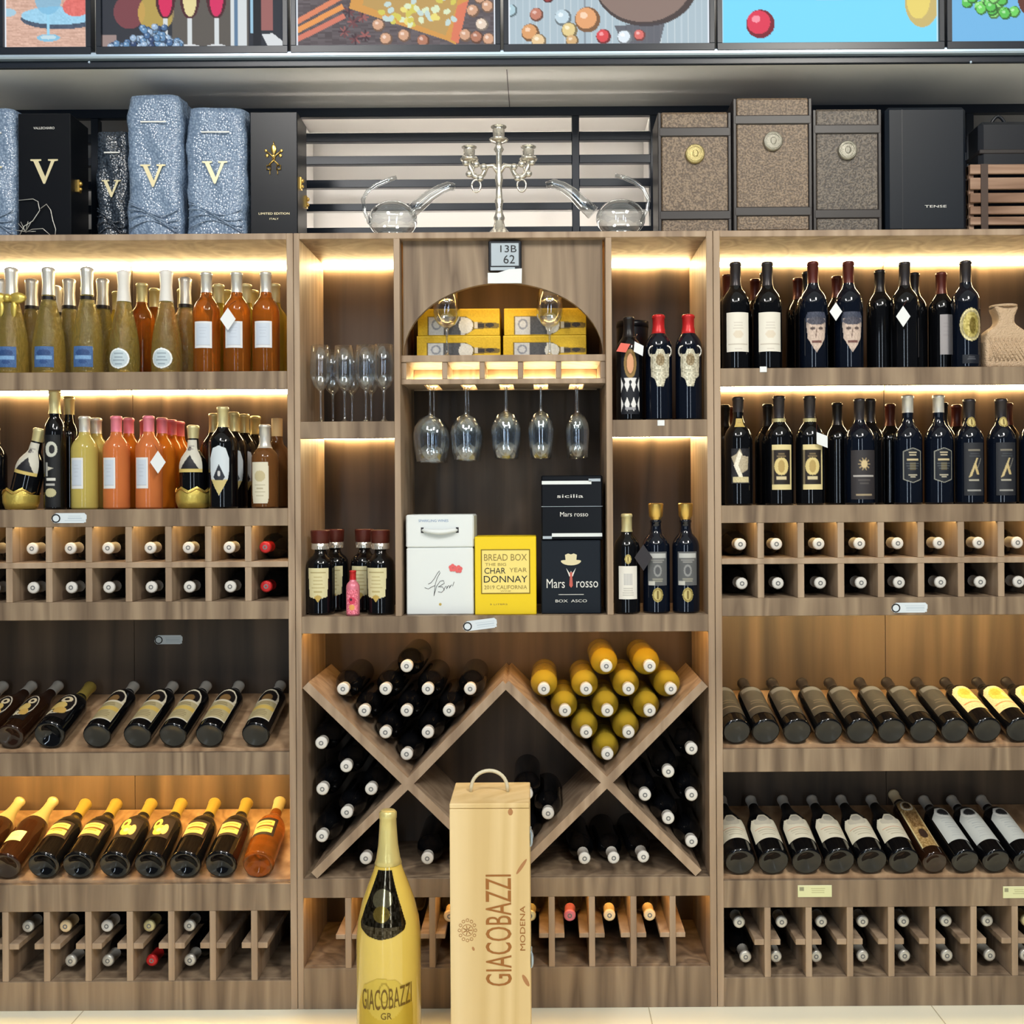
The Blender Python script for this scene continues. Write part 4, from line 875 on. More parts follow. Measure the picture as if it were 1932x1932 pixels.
for i in range(-3, 6): mb.tube([(-.05+i*.012, -.0285, .02), (-.01+i*.012, -.0285, .085)], .0018, 5)
for i in range(-1, 8): mb.tube([(.05-i*.012, -.0285, .02), (.01-i*.012, -.0285, .085)], .0018, 5)
mb.v = [(max(-.055, min(.055, x)), y, z) for x, y, z in mb.v]; mb.build('relief_lattice', M['flask'], t)
MB().lathe([(.030, .176), (.038, .176), (.038, .182), (.030, .182)], 20).build('lip', M['flask'], t)
# second right shelf
G = 'red wine bottles on the second right shelf'
for k, u, Y, lb in (('gold_white', 1393, .06, 'dark bottle with white and gold torn style label at left end'), ('frame_label', 1470, .06, 'dark bottle with cream framed label, left of the pair'), ('frame_label', 1528, .06, 'dark bottle with cream framed label, right of the pair'), ('sun_label', 1622, .06, 'dark bottle with charcoal sun label'),
                    ('shield_label', 1713, .06, 'dark bottle with outlined shield label, left of the pair'), ('shield_label', 1771, .06, 'dark bottle with outlined shield label, right of the pair'), ('swoosh_label', 1829, .06, 'dark bottle with round neck seal, left of the pair'), ('swoosh_label', 1889, .06, 'dark bottle with round neck seal, right of the pair'), ('swoosh_label', 1950, .06, 'dark bottle cut by right photo edge'),
                    ('plain_dark', 1368, .18, 'dark bottle in back row at left end'), ('plain_maroon', 1384, .25, 'maroon capped bottle in back row, second from left'), ('plain_dark', 1449, .16, 'dark bottle behind left framed label'), ('plain_dark', 1580, .13, 'black bottle between framed labels and charcoal sun label'), ('plain_heavy', 1642, .14, 'dark bottle right behind charcoal sun label'), ('plain_maroon', 1680, .18, 'maroon capped bottle left of the shield labels'), ('plain_dark', 1779, .15, 'dark bottle behind right shield label'), ('plain_maroon', 1805, .225, 'maroon capped bottle between shield and seal bottles'), ('plain_maroon', 1901, .17, 'maroon capped bottle behind right neck seal bottle')):
    stand(k, u, 860, Y, Z2, lb+', second right shelf', G, name='wine_bottle')
diamond_tag(1551, 830, .01, 'white paper tag on right cream framed label bottle', s=.022, rot=-.6)
# ------------------------------------------------------------------ bottles lying in the cubbies (neck to the front)
def lying(key, u, v, r_, label, group, yaw=0, pitch=0, tipY=.035, Z=None):
    """neck tip seen at (u,v); axis points to the viewer"""
    H = KIND[key][1]; R3 = Matrix.Rotation(yaw, 3, 'Z') @ Matrix.Rotation(pitch, 3, 'X') @ Matrix.Rotation(PI/2, 3, 'X')
    ax = R3 @ Vector((0, 0, 1)); tip = W(u, v, tipY)
    if Z is not None: tip.z = Z
    base = tip-ax*H
    return bottle(key, label, base, R3=R3, spin=random.random()*6, group=group)
def cub(u, v0, i, side, rowname, key, n_, desc, total='left'):
    Zf = RZ(CM0 if rowname == 'upper' else CB)+.0382
    lying(key, u, v0, .0375, f'{desc} bottle in {rowname} cubby row of {side} cabinet, {ORD[n_]} from left', f'bottles lying in the {side} cubbies', yaw=random.uniform(-.03, .03)-(.0 if side == 'left' else .0), tipY=.04, Z=Zf)
UL = [-14, 60, 132, 203, 283, 355, 432, 500]; 
for i, u in enumerate(UL):
    cub(u, 1027, i, 'left', 'upper', 'lying_red' if i == 7 else 'lying_white', i, 'red capped' if i == 7 else 'white capped'); cub(u+2, 1112, i, 'left', 'lower', 'lying_red' if i == 7 else 'lying_white', i, 'red capped' if i == 7 else 'white capped')
for i, u in enumerate((1397, 1465, 1545, 1622, 1694, 1772, 1847, 1920)):
    cub(u, 1020, i, 'right', 'upper', 'lying_white', i, 'white capped'); cub(u+3, 1106, i, 'right', 'lower', 'lying_white', i, 'white capped')
# ------------------------------------------------------------------ sloped displays (base to the front)
def slopes(key, u, v, vb, i, label, group, yaw=0, name='wine_bottle'):
    z0 = RZ(v)+.006; z1 = WZ(vb, D-.004); th = math.atan2(z1-z0, D-.022); prof = KIND[key][2]; r_ = max(q[0] for q in prof)
    R3 = Matrix.Rotation(yaw, 3, 'Z') @ Matrix.Rotation(-(PI/2-th), 3, 'X')
    up = Vector((0, -math.sin(th), math.cos(th)))
    p = W(u, v-25, .02); base = Vector((p[0], .022, z0+.001))+up*(r_+.001)
    return bottle(key, label, base, R3=R3, spin=random.uniform(-.12, .12), group=group, name=name)
g = 'bottles on the upper left sloped display'
for i, (k, u) in enumerate((('slope_swirl_long', -88), ('slope_swirl_long', -32), ('slope_swirl_long', 22), ('slope_swirl', 96), ('slope_arch', 185), ('slope_arch', 261), ('slope_arch', 328), ('slope_arch', 397), ('slope_arch', 484))):
    d = {'slope_swirl_long': 'long necked bottle with ring label', 'slope_swirl': 'gold capped bottle with swirled label', 'slope_arch': 'dark bottle with cream arched label'}[k]
    slopes(k, u, P3, 1305, i, f'{d} on upper left slope, {ORD[i]} from left', g, random.uniform(-.03, .01))
g = 'bottles on the lower left sloped display'
for i, (k, u) in enumerate((('slope_gilt', -52), ('slope_gilt', 14), ('slope_asti', 86), ('slope_asti', 151), ('slope_gear', 220), ('slope_gear', 286), ('slope_asti', 352), ('slope_asti', 419), ('slope_rose', 489))):
    d = {'slope_gilt': 'gold foil necked bottle', 'slope_asti': 'gold capped bottle with yellow band label', 'slope_gear': 'gold capped bottle with yellow wheels label', 'slope_rose': 'orange rose sparkling bottle'}[k]
    slopes(k, u, P4, 1523, i, f'{d} on lower left slope, {ORD[i]} from left', g, random.uniform(-.02, .02), 'sparkling_wine_bottle')
g = 'bottles on the upper right sloped display'
for i, u in enumerate((1389, 1444, 1503, 1562, 1622, 1681, 1741, 1800, 1861, 1923, 1985)):
    k = 'slope_grey' if i < 8 else 'slope_sunny'; d = 'dark bottle with charcoal label' if i < 8 else 'dark bottle with yellow picture label'
    slopes(k, u, P3, 1307, i, f'{d} on upper right slope, {ORD[i]} from left', g, random.uniform(-.01, .02)+.03)
g = 'bottles on the lower right sloped display'
for i, u in enumerate((1395, 1458, 1521, 1582, 1643, 1703, 1762, 1819, 1877, 1936)):
    k = 'slope_estate' if i < 6 else ('slope_gilt_tall' if i == 6 else 'slope_pale'); d = {'slope_estate': 'dark bottle with cream label', 'slope_gilt_tall': 'tall gilded bottle with cream capsule', 'slope_pale': 'dark bottle with pale grey label'}[k]
    slopes(k, u, P4, 1525, i, f'{d} on lower right slope, {ORD[i]} from left', g, random.uniform(-.01, .02)+(.02 if i < 6 else .05))
# ------------------------------------------------------------------ bottom racks
def rackrow(lst, side, level):
    for i, (k, u, v) in enumerate(lst):
        Z = None
        d = k.split('_')[1]+' capped'
        zf = {'side_u': RZ(1776)+.0315, 'side_l': RZ(PLT)+.0385, 'centre_u': RZ(1762)+.0330}[('centre' if side == 'centre' else 'side')+'_'+level[0]]
        lying(k, u, v, .0375, f'{d} bottle in {level} level of {side} floor rack, {ORD[i]} from left', f'bottles in the {side} floor rack', yaw=random.uniform(-.04, .04), tipY=.045, Z=zf)
rackrow([('lying_silver', 52, 1740), ('lying_cream', 123, 1755), ('lying_white', 201, 1745), ('lying_gold', 281, 1742), ('lying_silver', 357, 1738)], 'left', 'upper')
rackrow([('lying_silver', 133, 1812), ('lying_silver', 203, 1815), ('lying_red', 286, 1820), ('lying_silver', 358, 1812)], 'left', 'lower')
rackrow([('lying_silver', u, 1738) for u in (1395, 1475, 1550, 1628, 1705, 1785, 1863)]+[('lying_gold', 1938, 1735)], 'right', 'upper')
rackrow([('lying_silver', u, 1815) for u in (1407, 1464, 1540, 1628, 1707, 1787, 1868, 1935)], 'right', 'lower')
rackrow([('lying_white', 771, 1715), ('lying_cream', 848, 1735), ('lying_cream', 925, 1735), ('lying_gold', 1000, 1735), ('lying_pink', 1075, 1735), ('lying_cream', 1150, 1735), ('lying_cream', 1226, 1730)], 'centre', 'upper')
# ------------------------------------------------------------------ diamond rack bottles
def stackb(key, u, v, label, group, tipY=.03):
    lying(key, u, v, .04, label, group, yaw=random.uniform(-.012, .012), pitch=random.uniform(-.006, .006), tipY=tipY)
def heap(key, cx, n_rows, extra, where, desc):
    names = ['bottom', 'second', 'third', 'fourth', 'top']; pts = []
    for r_ in range(n_rows):
        for j in range(r_+1): pts.append((cx+(j-r_/2)*80, 1423-41*r_, r_, j))
    for j, u in enumerate(extra): pts.append((u, 1257, 4, j))
    for (u, v, r_, j) in pts:
        cnt = sum(1 for q in pts if q[2] == r_); pos = 'the only one' if cnt == 1 else f'{ORD[j]} from left'
        stackb(key, u, v, f'{desc} in {names[r_]} row of {where} V rack, {pos}', f'{desc}s stacked in the {where} V rack')
heap('stack_dark', 767, 4, [767], 'left', 'dark wine bottle'); heap('stack_white', 1146, 4, [1144, 1226], 'right', 'golden wine bottle')
for side, pts in (('left', [(606, 1402), (653, 1446), (608, 1489), (700, 1489), (654, 1533), (607, 1578)]), ('right', [(1305, 1413), (1261, 1456), (1217, 1500), (1305, 1500), (1261, 1544), (1305, 1588)])):
    ds = ['top', 'upper inner', 'middle outer', 'innermost', 'lower inner', 'lowest']
    for (u, v), d in zip(pts, ds): stackb('stack_dark', u, v, f'{d} dark bottle in {side} side triangle of the diamond rack', 'dark bottles in the side triangles')
for (u, v, d) in ((690, 1620, 'left end'), (764, 1620, 'middle, behind the big gold bottle'), (806, 1620, 'right end, beside the big gold bottle')): stackb('stack_dark', u if u != 764 else 750, v, f'dark bottle on floor of lower left triangle, {d}', 'dark bottles in the lower triangles') if u != 764 else None
for i, (u, v) in enumerate(((1103, 1620), (1158, 1619), (1214, 1617))): lying('lying_white', u, v, .0375, f'dark bottle on floor of lower right triangle, {ORD[i]} from left', 'dark bottles in the lower triangles', yaw=.06, tipY=.03)
for (u, v, d) in ((1034, 1535, 'just right of the wooden box'), (994, 1498, 'upper, half hidden by the wooden box'), (995, 1578, 'lower, behind right edge of the wooden box')): stackb('stack_dark', u, v, f'dark bottle in central diamond, {d}', 'dark bottles in the central diamond')
# ------------------------------------------------------------------ centre compartments
G = 'bottles in the small centre compartments'
ZA, ZB = RZ(793), RZ(1161)
for u, Y, lb in ((605, .07, 'leftmost'), (688, .15, 'middle, set back'), (718, .065, 'rightmost'), (632, .16, 'second row left'),): stand('squat_cream', u, 1080, Y, ZB, f'squat dark bottle with wide maroon stopper, {lb}, lower left compartment', G, .1 if u < 650 else -.1, 'spirit_bottle')
stand('pink_mini', 666, 1130, .03, ZB, 'small pink bottle in front of the squat dark bottles', G, name='miniature_bottle', s=1.0)
stand('argyle', 1187, 700, .06, ZA, 'dark bottle with black and white diamond pattern label', G)
stand('pewter_red', 1243, 700, .055, ZA, 'red capped bottle with pewter crest, left of the pair', G); stand('pewter_red', 1299, 700, .055, ZA, 'red capped bottle with pewter crest, right of the pair', G)
p = W(1196, 640, .12); t = thing('gift_tube', 'tall glossy black tube behind the diamond pattern bottle', 'tube', (p[0], .17, ZA)); MB().lathe([(.0001, 0), (.047, 0), (.047, 0), (.047, .300), (.047, .300), (.0001, .300)], 28).build('body', M['box_black'], t); MB().lathe([(.047, .285), (.0485, .285), (.0485, .304), (.0001, .304)], 28).build('lid', M['box_black'], t)
diamond_tag(1176, 656, .008, 'red paper tag on the diamond pattern bottle', m='paper_red', s=.018, rot=1.1)
diamond_tag(1205, 658, .010, 'slim white tag on the diamond pattern bottle', s=.019, rot=-.5)
stand('tower_label', 1183, 1080, .05, ZB, 'slim dark bottle with tall white label in lower right compartment', G)
stand('grey_medal', 1238, 1080, .06, ZB, 'gold stoppered bottle with grey label, left of the pair', G); stand('grey_medal', 1294, 1080, .06, ZB, 'gold stoppered bottle with grey label, right of the pair', G)
diamond_tag(1214, 1052, .012, 'grey folded tag beside the left gold stoppered bottle', s=.030, m='foil_dark')
# wine glasses
def glass_prof(H, rb, rim, foot, bowl0):
    hb = H-bowl0
    return [(0.0001, 0), (foot, 0), (foot, .0015), (foot*.5, .004), (.0055, .010), (.0038, .02), (.0038, bowl0*.9), (.006, bowl0), (rb*.62, bowl0+hb*.09), (rb*.9, bowl0+hb*.25), (rb, bowl0+hb*.42), (rb*.95, bowl0+hb*.65), (rim, H),
            (rim-.0012, H), (rb*.95-.0014, bowl0+hb*.65), (rb-.0014, bowl0+hb*.42), (rb*.9-.0014, bowl0+hb*.25), (rb*.6, bowl0+hb*.10), (0.0001, bowl0+hb*.03)]
def stemware(H, rb, rim, foot, bowl0): 
    pr = glass_prof(H, rb, rim, foot, bowl0); i = 7
    a_, b_ = MB().lathe(pr[i:], 24).mesh('bowl'), MB().lathe(pr[:i+1], 18).mesh('stem'); a_.materials.append(M['glass']); b_.materials.append(M['crystal']); return a_, b_
def put_glass(ms, loc, label, group, rot=(0,0,0)):
    t = thing('wine_glass', label, 'glass', loc, rot, group)
    for nm, me in (('bowl', ms[0]), ('stem', ms[1])): o = bpy.data.objects.new(nm, me); C.objects.link(o); o.parent = t
    return t
SG = stemware(.225, .031, .027, .030, .095)
for i, (u, Y) in enumerate(((605, .07), (650, .08), (690, .07), (724, .06))): put_glass(SG, (W(u, 720, Y)[0], Y, ZA), f'clear wine glass in front row of upper left compartment, {ORD[i]} from left', 'glasses in the upper left compartment')
for i, (u, Y) in enumerate(((628, .17), (664, .18), (700, .17))): put_glass(SG, (W(u, 720, Y)[0], Y, ZA), f'clear wine glass in back row of upper left compartment, {ORD[i]} from left', 'glasses in the upper left compartment')
HG = [stemware(.235, .050, .040, .036, .100), stemware(.230, .045, .036, .034, .098), stemware(.225, .043, .034, .034, .090), stemware(.225, .037, .030, .032, .090), stemware(.225, .034, .029, .032, .095)]
zt = RZ(712)+.0005
for i, u in enumerate((812, 879, 954, 1020, 1089)):
    for j, Y in enumerate((.062, .168)):
        uu = u if j == 0 else u+(CX-u)*.01
        x = W(u, 720, .070)[0]
        put_glass(HG[i], (x, Y, zt), f'clear wine glass hanging upside down, {ORD[i]} from left in {"front" if j == 0 else "back"} row', 'wine glasses hanging under the arch', (PI, 0, 0))
AG = stemware(.195, .040, .033, .030, .085); zs = RZ(667)
for u, lb in ((843, 'left'), (1037, 'right')): put_glass(AG, (W(u, 620, .075)[0], .075, zs), f'clear wine glass standing at {lb} in front of the yellow cartons', 'wine glasses under the arch')
# yellow cartons under the arch
def carton(u0, u1, v0, v1, Y0, dep, flip, lb):
    x0, x1 = WX(u0, Y0), WX(u1, Y0); h = (v1-v0)*(D0+Y0)/F; p = ((x0+x1)/2, Y0, WZ(v1, Y0)); wd = x1-x0
    if p[2] < zs+.02: p = (p[0], Y0, zs)
    t = thing('wine_carton', lb, 'carton', p, group='yellow cartons under the arch')
    MB().box(-wd/2, wd/2, 0, dep, 0, h, .002).build('box', M['mustard'], t)
    a = Art(0, 150, 0, 44, 1.2, (206, 172, 22)); a.rect(0, 150, 0, 2, (226, 196, 60))
    a.poly([(18, 12), (88, 12), (104, 22), (150, 24), (150, 32), (104, 34), (88, 44), (18, 44)], (110, 92, 30)); a.poly([(20, 14), (86, 14), (102, 24), (86, 43), (20, 43)], (186, 190, 190)); a.rect(48, 78, 14, 43, (70, 72, 76)); a.ell(34, 26, 9, 9, (130, 136, 146)); a.ell(34, 26, 6, 6, (186, 190, 190)); a.ell(88, 28, 13, 13, (206, 206, 196)); a.rect(110, 122, 24, 31, (40, 34, 30)); a.ell(132, 27, 8, 4, (40, 34, 30)); a.rect(104, 110, 22, 33, (196, 190, 170))
    a.grain(14, 2, 2)
    obj('printed_front', a.mesh('printed_front', flat(-wd/2+.001, wd/2-.001, h-.001, .001, -.0006)), M['print'], t)
carton(790, 945, 571, 622, .12, .15, False, 'yellow bottle carton, upper left of four under the arch'); carton(953, 1108, 571, 622, .12, .15, False, 'yellow bottle carton, upper right of four under the arch')
carton(788, 946, 623, 668, .118, .155, False, 'yellow bottle carton, lower left of four under the arch'); carton(951, 1108, 623, 668, .118, .155, False, 'yellow bottle carton, lower right of four under the arch')
# align stacked cartons exactly
cs = [o for o in C.objects if o.name.startswith('wine_carton')]
for a_, b_ in ((0, 2), (1, 3)):
    lo = cs[b_]; hgt = (668-623)*(D0+.118)/F; lo.location.z = zs; cs[a_].location.z = zs+hgt+.0005
# ------------------------------------------------------------------ cartons in the lower centre compartment
def cbox(name, u0, u1, v0, Y0, dep, z, m, lb, cat='box'):
    x0, x1 = WX(u0, Y0), WX(u1, Y0); h = WZ(v0, Y0)-z; t = thing(name, lb, cat, ((x0+x1)/2, Y0, z)); return t, x1-x0, h
t, wd, h = cbox('gift_box', 766, 893, 970, .03, .15, ZB, 'white', 'white wine box with handle slot, signature and red flower', 'box')
zl = WZ(1032, .03)-ZB
MB().box(-wd/2, wd/2, 0, .15, 0, zl-.001, .003).build('box', M['white'], t); MB().box(-wd/2-.001, wd/2+.001, -.001, .151, zl, h, .004).build('lid', M['white'], t)
MB().tube([(-.050, -.002, h-.044), (-.044, -.010, h-.044), (-.02, -.012, h-.048), (0, -.013, h-.049), (.02, -.012, h-.048), (.044, -.010, h-.044), (.050, -.002, h-.044)], [.003, .006, .007, .008, .007, .006, .003], 8).build('handle', M['white'], t)
for sg in (-1, 1): MB().box(sg*.050-.004, sg*.050+.004, -.0016, 0, h-.052, h-.036).build('handle_slot', M['foil_dark'], t)
text('SPARKLING WINES', .085, .007, on_front(-.018, -.0016, h-.017), mat('blue_ink', (110, 142, 184), .5), t)
def sig(pts, r_=.0007): return MB().tube([(x*.001, -.0008, z*.001) for x, z in pts], r_, 5)
sig([(-34, 88), (-26, 92), (-16, 104), (-8, 118), (-2, 126), (0, 120), (-8, 106), (-14, 88), (-16, 70), (-18, 54), (-16, 62), (-10, 82), (0, 96), (10, 98), (12, 90), (2, 84), (-6, 80), (6, 80), (12, 72), (4, 64), (-6, 66)]).build('signature', M['foil_dark'], t)
sig([(10, 72), (16, 82), (20, 80), (18, 74), (24, 84), (28, 82), (26, 76), (32, 86), (36, 82), (40, 94)]).build('signature', M['foil_dark'], t)
sig([(-44, 78), (-34, 74), (-24, 80), (-14, 84)]).build('signature', M['foil_dark'], t)
fp = mat('red_flower_print', (226, 104, 104), .6)
for cx_, cz_ in ((36, 134), (53, 130)):
    mb = MB()
    for k in range(5): a_ = k*2*PI/5+.3; mb.lathe([(0.0001, -.0006), (.0055, -.0006)], 10, (cx_*.001+.0062*math.cos(a_), -.001-.0001*k, cz_*.001+.0062*math.sin(a_)), 'Y')
    mb.build('flower_print', fp, t)
MB().lathe([(0.0001, -.0008), (.004, -.0008)], 10, (0, 0, .030), 'Y').build('seal_print', M['gold'], t)
t, wd, h = cbox('wine_carton', 895, 1011, 1012, .02, .13, ZB, 'yellow', 'bright yellow chardonnay carton with framed lettering', 'carton')
MB().box(-wd/2, wd/2, 0, .13, 0, h, .002).build('box', M['yellow'], t)
MB().box(-.074, .074, -.001, .001, .055, .140, .0008).build('label_border', mat('olive_line', (140, 116, 10), .5), t) if False else None
fw, f0, f1 = .070, .060, .194
f1 = h-.036; f0 = f1-.127
MB().box(-fw, fw, -.0012, .001, f0, f1).build('label_border', mat('olive_line', (132, 108, 8), .5), t); MB().box(-fw+.003, fw-.003, -.0018, .001, f0+.003, f1-.003).build('label', mat('pale_yellow', (242, 222, 128), .5), t)
ol = mat('olive_print', (150, 128, 66), .5)
for s_, w_, hh, dz, dx, m_ in (('BREAD BOX', .122, .019, .104, 0, ol), ('THE BIG', .060, .008, .084, -.028, ol), ('CHAR', .060, .017, .066, -.030, M['ink']), ('YEAR', .050, .012, .068, .036, ol), ('DONNAY', .124, .019, .042, 0, M['ink']), ('2019 CALIFORNIA', .122, .011, .019, 0, ol), ('WINE', .03, .003, .008, 0, ol)):
    text(s_, w_, hh, on_front(dx, -.0024, f0+dz), m_, t)
text('3 LITERS', .05, .004, on_front(-.02, -.0008, .030), ol, t)
t, wd, h = cbox('wine_carton', 1020, 1133, 1020, .03, .15, ZB, 'box_navy', 'black wine carton printed with a straw hat and red tie', 'carton')
MB().box(-wd/2, wd/2, 0, .15, 0, h, .003).build('box', M['box_navy'], t)
def fz(v): return WZ(v, .03)-ZB
MB().lathe([(0.0001, 0), (.019, 0)], 20, (0, -.0010, fz(1057)), 'Y').build('hat_print', M['gold_pale'], t)
hat = MB(); zz = fz(1059)
hat.prism([(-.015, zz), (.015, zz), (.017, zz+.018), (.008, zz+.022), (0, zz+.019), (-.008, zz+.022), (-.017, zz+.018)], -.0014, 0); C.objects.unlink(bpy.data.objects[[o.name for o in t.children if o.name.startswith('hat_print')][0]])
for o in [o for o in bpy.data.objects if o.name.startswith('hat_print')]: bpy.data.objects.remove(o)
hat.prism([(.029*math.cos(a_), zz-.004+.008*math.sin(a_)+.004*abs(math.cos(a_))**3) for a_ in [i*2*PI/20 for i in range(20)]], -.0016, 0); hat.build('hat_print', M['gold_pale'], t)
z2_ = fz(1080); MB().prism([(-.014, z2_+.012), (-.003, z2_-.004), (0, z2_+.004), (.003, z2_-.004), (.014, z2_+.012), (.005, z2_-.012), (-.005, z2_-.012)], -.0014, 0).build('collar_print', M['white_print'], t)
MB().prism([(-.004, z2_), (.004, z2_), (.003, z2_-.008), (.005, z2_-.038), (0, z2_-.044), (-.005, z2_-.038), (-.003, z2_-.008)], -.0018, 0).build('tie_print', mat('red_print', (196, 96, 84), .5), t)
text('Mars', .052, .026, on_front(-.044, -.0016, fz(1101)), M['white_print'], t); text('rosso', .062, .018, on_front(.046, -.0016, fz(1103)), M['white_print'], t)
MB().box(-.036, .036, -.0014, 0, fz(1122.5), fz(1121.5)).build('line_print', M['white_print'], t)
text('BOX  ASCO', .090, .008, on_front(0, -.0016, fz(1134)), M['white_print'], t)
ztop = ZB+h
t, wd, h = cbox('wine_carton', 1021, 1137, 897, .035, .14, ztop+.0005, 'box_navy', 'upside down dark carton wrapped in film, stacked on the hat carton', 'carton')
MB().box(-wd/2, wd/2, 0, .14, 0, h, .004).build('box', M['box_black'], t)
MB().box(-wd/2+.002, wd/2-.032, -.0016, 0, h-.026, h-.016).build('tape', M['white'], t); MB().box(wd/2-.040, wd/2-.006, -.0016, 0, h-.018, h-.010).build('tape', M['lens'], t)
MB().box(-wd/2+.03, wd/2-.002, -.0016, 0, .010, .020).build('tape', M['white'], t); MB().box(-wd/2+.004, -wd/2+.030, -.0016, 0, .004, .012).build('tape', M['lens'], t)
MB().box(-wd/2, wd/2, -.0008, 0, h*.52-.0006, h*.52+.0006).build('seam', M['lens'], t)
text('sicilia', .075, .010, on_front(-.005, -.0016, h*.68), M['white_print'], t); text('Mars rosso', .080, .013, on_front(.006, -.0016, h*.40), M['white_print'], t)
# ------------------------------------------------------------------ things on top of the cabinets
ZT = RZ(437)
def vee(cx, z, s, m, parent, y=-.0012, name='letter'):
    P = [(-s*.56, s*.5), (-s*.12, s*.5), (-s*.12, s*.44), (-s*.24, s*.42), (s*.04, -s*.22), (s*.28, s*.42), (s*.16, s*.44), (s*.16, s*.5), (s*.56, s*.5), (s*.56, s*.44), (s*.42, s*.42), (s*.03, -s*.5), (-s*.04, -s*.5), (-s*.44, s*.42), (-s*.56, s*.44)]
    P = [(cx+x, z+q) for x, q in P]; MB().prism(P, y, y+.001).build(name, m, parent)
def tall_box(name, u0, u1, v0, Y0, dep, m, lb, cat='box', top=None):
    x0, x1 = WX(u0, Y0), WX(u1, Y0); h = WZ(v0, Y0)-ZT; return thing(name, lb, cat, ((x0+x1)/2, Y0, ZT)), x1-x0, h
def clasp(t, x, y, z):
    MB().box(x-.001, x+.006, y-.008, y+.008, z-.018, z+.018, .001).ball((x+.007, y, z+.008), .006, 8, 6).ball((x+.007, y, z-.008), .005, 8, 6).build('clasp', M['gold'], t)
t, wd, h = tall_box('gift_box', 38, 137, 208, .03, .12, 'box_black', 'tall glossy black gift box with gold letter V and ribbon')
MB().box(-wd/2, wd/2, 0, .12, 0, h, .002).build('box', M['box_black'], t); vee(0, h*.53, .070, M['gold_pale'], t); text('VALLECHIARO', .06, .007, on_front(0, -.001, h*.88), M['white_print'], t); clasp(t, wd/2, .05, h*.45)
mb = MB(); mb.tube([(-wd/2+.002, -.004, .105), (-.03, -.006, .108), (-.015, -.008, .100), (-.010, -.008, .075), (-.03, -.008, .045), (-.055, -.008, .03), (-.07, -.006, .002)], .0012, 5)
mb.tube([(-.008, -.008, .08), (.010, -.01, .092), (.022, -.01, .075), (.028, -.01, .045), (.036, -.01, .02), (.034, -.01, .002)], .0012, 5); mb.tube([(-.05, -.01, .012), (-.03, -.012, .02), (0, -.012, .022), (.02, -.01, .004)], .001, 5)
for k in range(6): mb.tube([(-.05, -.01, .014), (-.05+.03*math.cos(k), -.012, .014+.03*abs(math.sin(k)))], .0008, 5)
mb.build('string', M['foil_silver'], t)
def wrapped(u0, u1, v0, Y0, dep, m, lb, hz, seed, vs=.064, vx=0, ntop=.05):
    t, wd, h = tall_box('wrapped_box', u0, u1, v0, Y0, dep, m, lb)
    rnd = random.Random(seed); mb = MB(); nr, nc = 22, 40; vs_ = []; fs = []
    ph = [rnd.uniform(0, 6) for _ in range(8)]
    for j in range(nr+1):
        z = h*j/nr; tp = 1-.06*max(0, (j/nr-.8)/.2)**2
        for i in range(nc):
            a_ = 2*PI*i/nc; c_, s_ = math.cos(a_), math.sin(a_); q = (abs(c_)**7+abs(s_)**7)**(-1/7)
            bump = .0022*math.sin(7*a_+ph[0]+z*22)+.0022*math.sin(z*46+3*a_+ph[1])+.0014*math.sin(z*95+ph[2]-5*a_)
            vs_.append(((wd/2*q*c_)*tp+bump*c_, dep/2+(dep/2*q*s_)*tp+bump*s_, z))
    for j in range(nr):
        for i in range(nc): fs.append((j*nc+i, j*nc+(i+1) % nc, (j+1)*nc+(i+1) % nc, (j+1)*nc+i))
    top = [(0, dep/2, h+.004)]; vs_ += top
    for i in range(nc): fs.append((nr*nc+i, nr*nc+(i+1) % nc, len(vs_)-1))
    mb.add(vs_, fs, True).build('bubble_wrap', m, t)
    vee(vx, hz, vs, M['gold_pale'], t, y=-.0055); MB().box(-wd*.22, wd*.24, -.0055, -.0045, h*.80, h*.80+.004).build('printed_line', M['white_print'], t)
    mb = MB()
    for k in range(5):
        z = .02+k*.016; mb.tube([(-wd*.44+wd*.88*i/8, -.004-.002*math.sin(i+k), z+.025*math.sin(i*.45+k*.6)) for i in range(9)], .0022, 5)
    mb.build('wrap_fold', m, t); return t
wrapped(-62, 33, 198, .03, .12, M['wrap'], 'bubble wrapped box at the far left end of the cabinet top', .17, 1)
wrapped(241, 346, 174, .03, .13, M['wrap'], 'tallest bubble wrapped box with letter V', WZ(328, .03)-ZT, 2)
wrapped(353, 467, 199, .028, .125, M['wrap'], 'bubble wrapped box with letter V next to the crossed keys box', WZ(323, .03)-ZT, 3)
wrapped(184, 246, 243, .10, .10, M['wrap_dark'], 'dark wrapped box set back between black box and bubble wrap', WZ(352, .10)-ZT, 4, vs=.050)
t, wd, h = tall_box('gift_box', 476, 565, 208, .03, .12, 'box_black', 'tall black gift box with gold crossed keys emblem')
MB().box(-wd/2, wd/2, 0, .12, 0, h, .002).build('box', M['box_black'], t)
zk = WZ(300, .03)-ZT; em = MB()
for sg in (-1, 1):
    em.tube([(sg*.004, -.002, zk+.006), (-sg*.020, -.002, zk+.026)], .0022, 6); em.tube([(sg*-.004, -.002, zk+.004), (sg*.014, -.002, zk-.012)], .0022, 6)
    em.tube([(sg*(.014+.008*math.cos(a_)), -.002, zk-.020+.008*math.sin(a_)) for a_ in [i*PI/2+PI/4 for i in range(4)]], .002, 6, True)
    em.tube([(sg*.011, -.002, zk-.028), (sg*.011, -.002, zk-.040)], .0014, 5); em.ball((sg*.019, -.002, zk+.014), .005, 8, 6, 1, .3, 1).ball((sg*.022, -.002, zk+.028), .0045, 8, 6, 1, .3, 1)
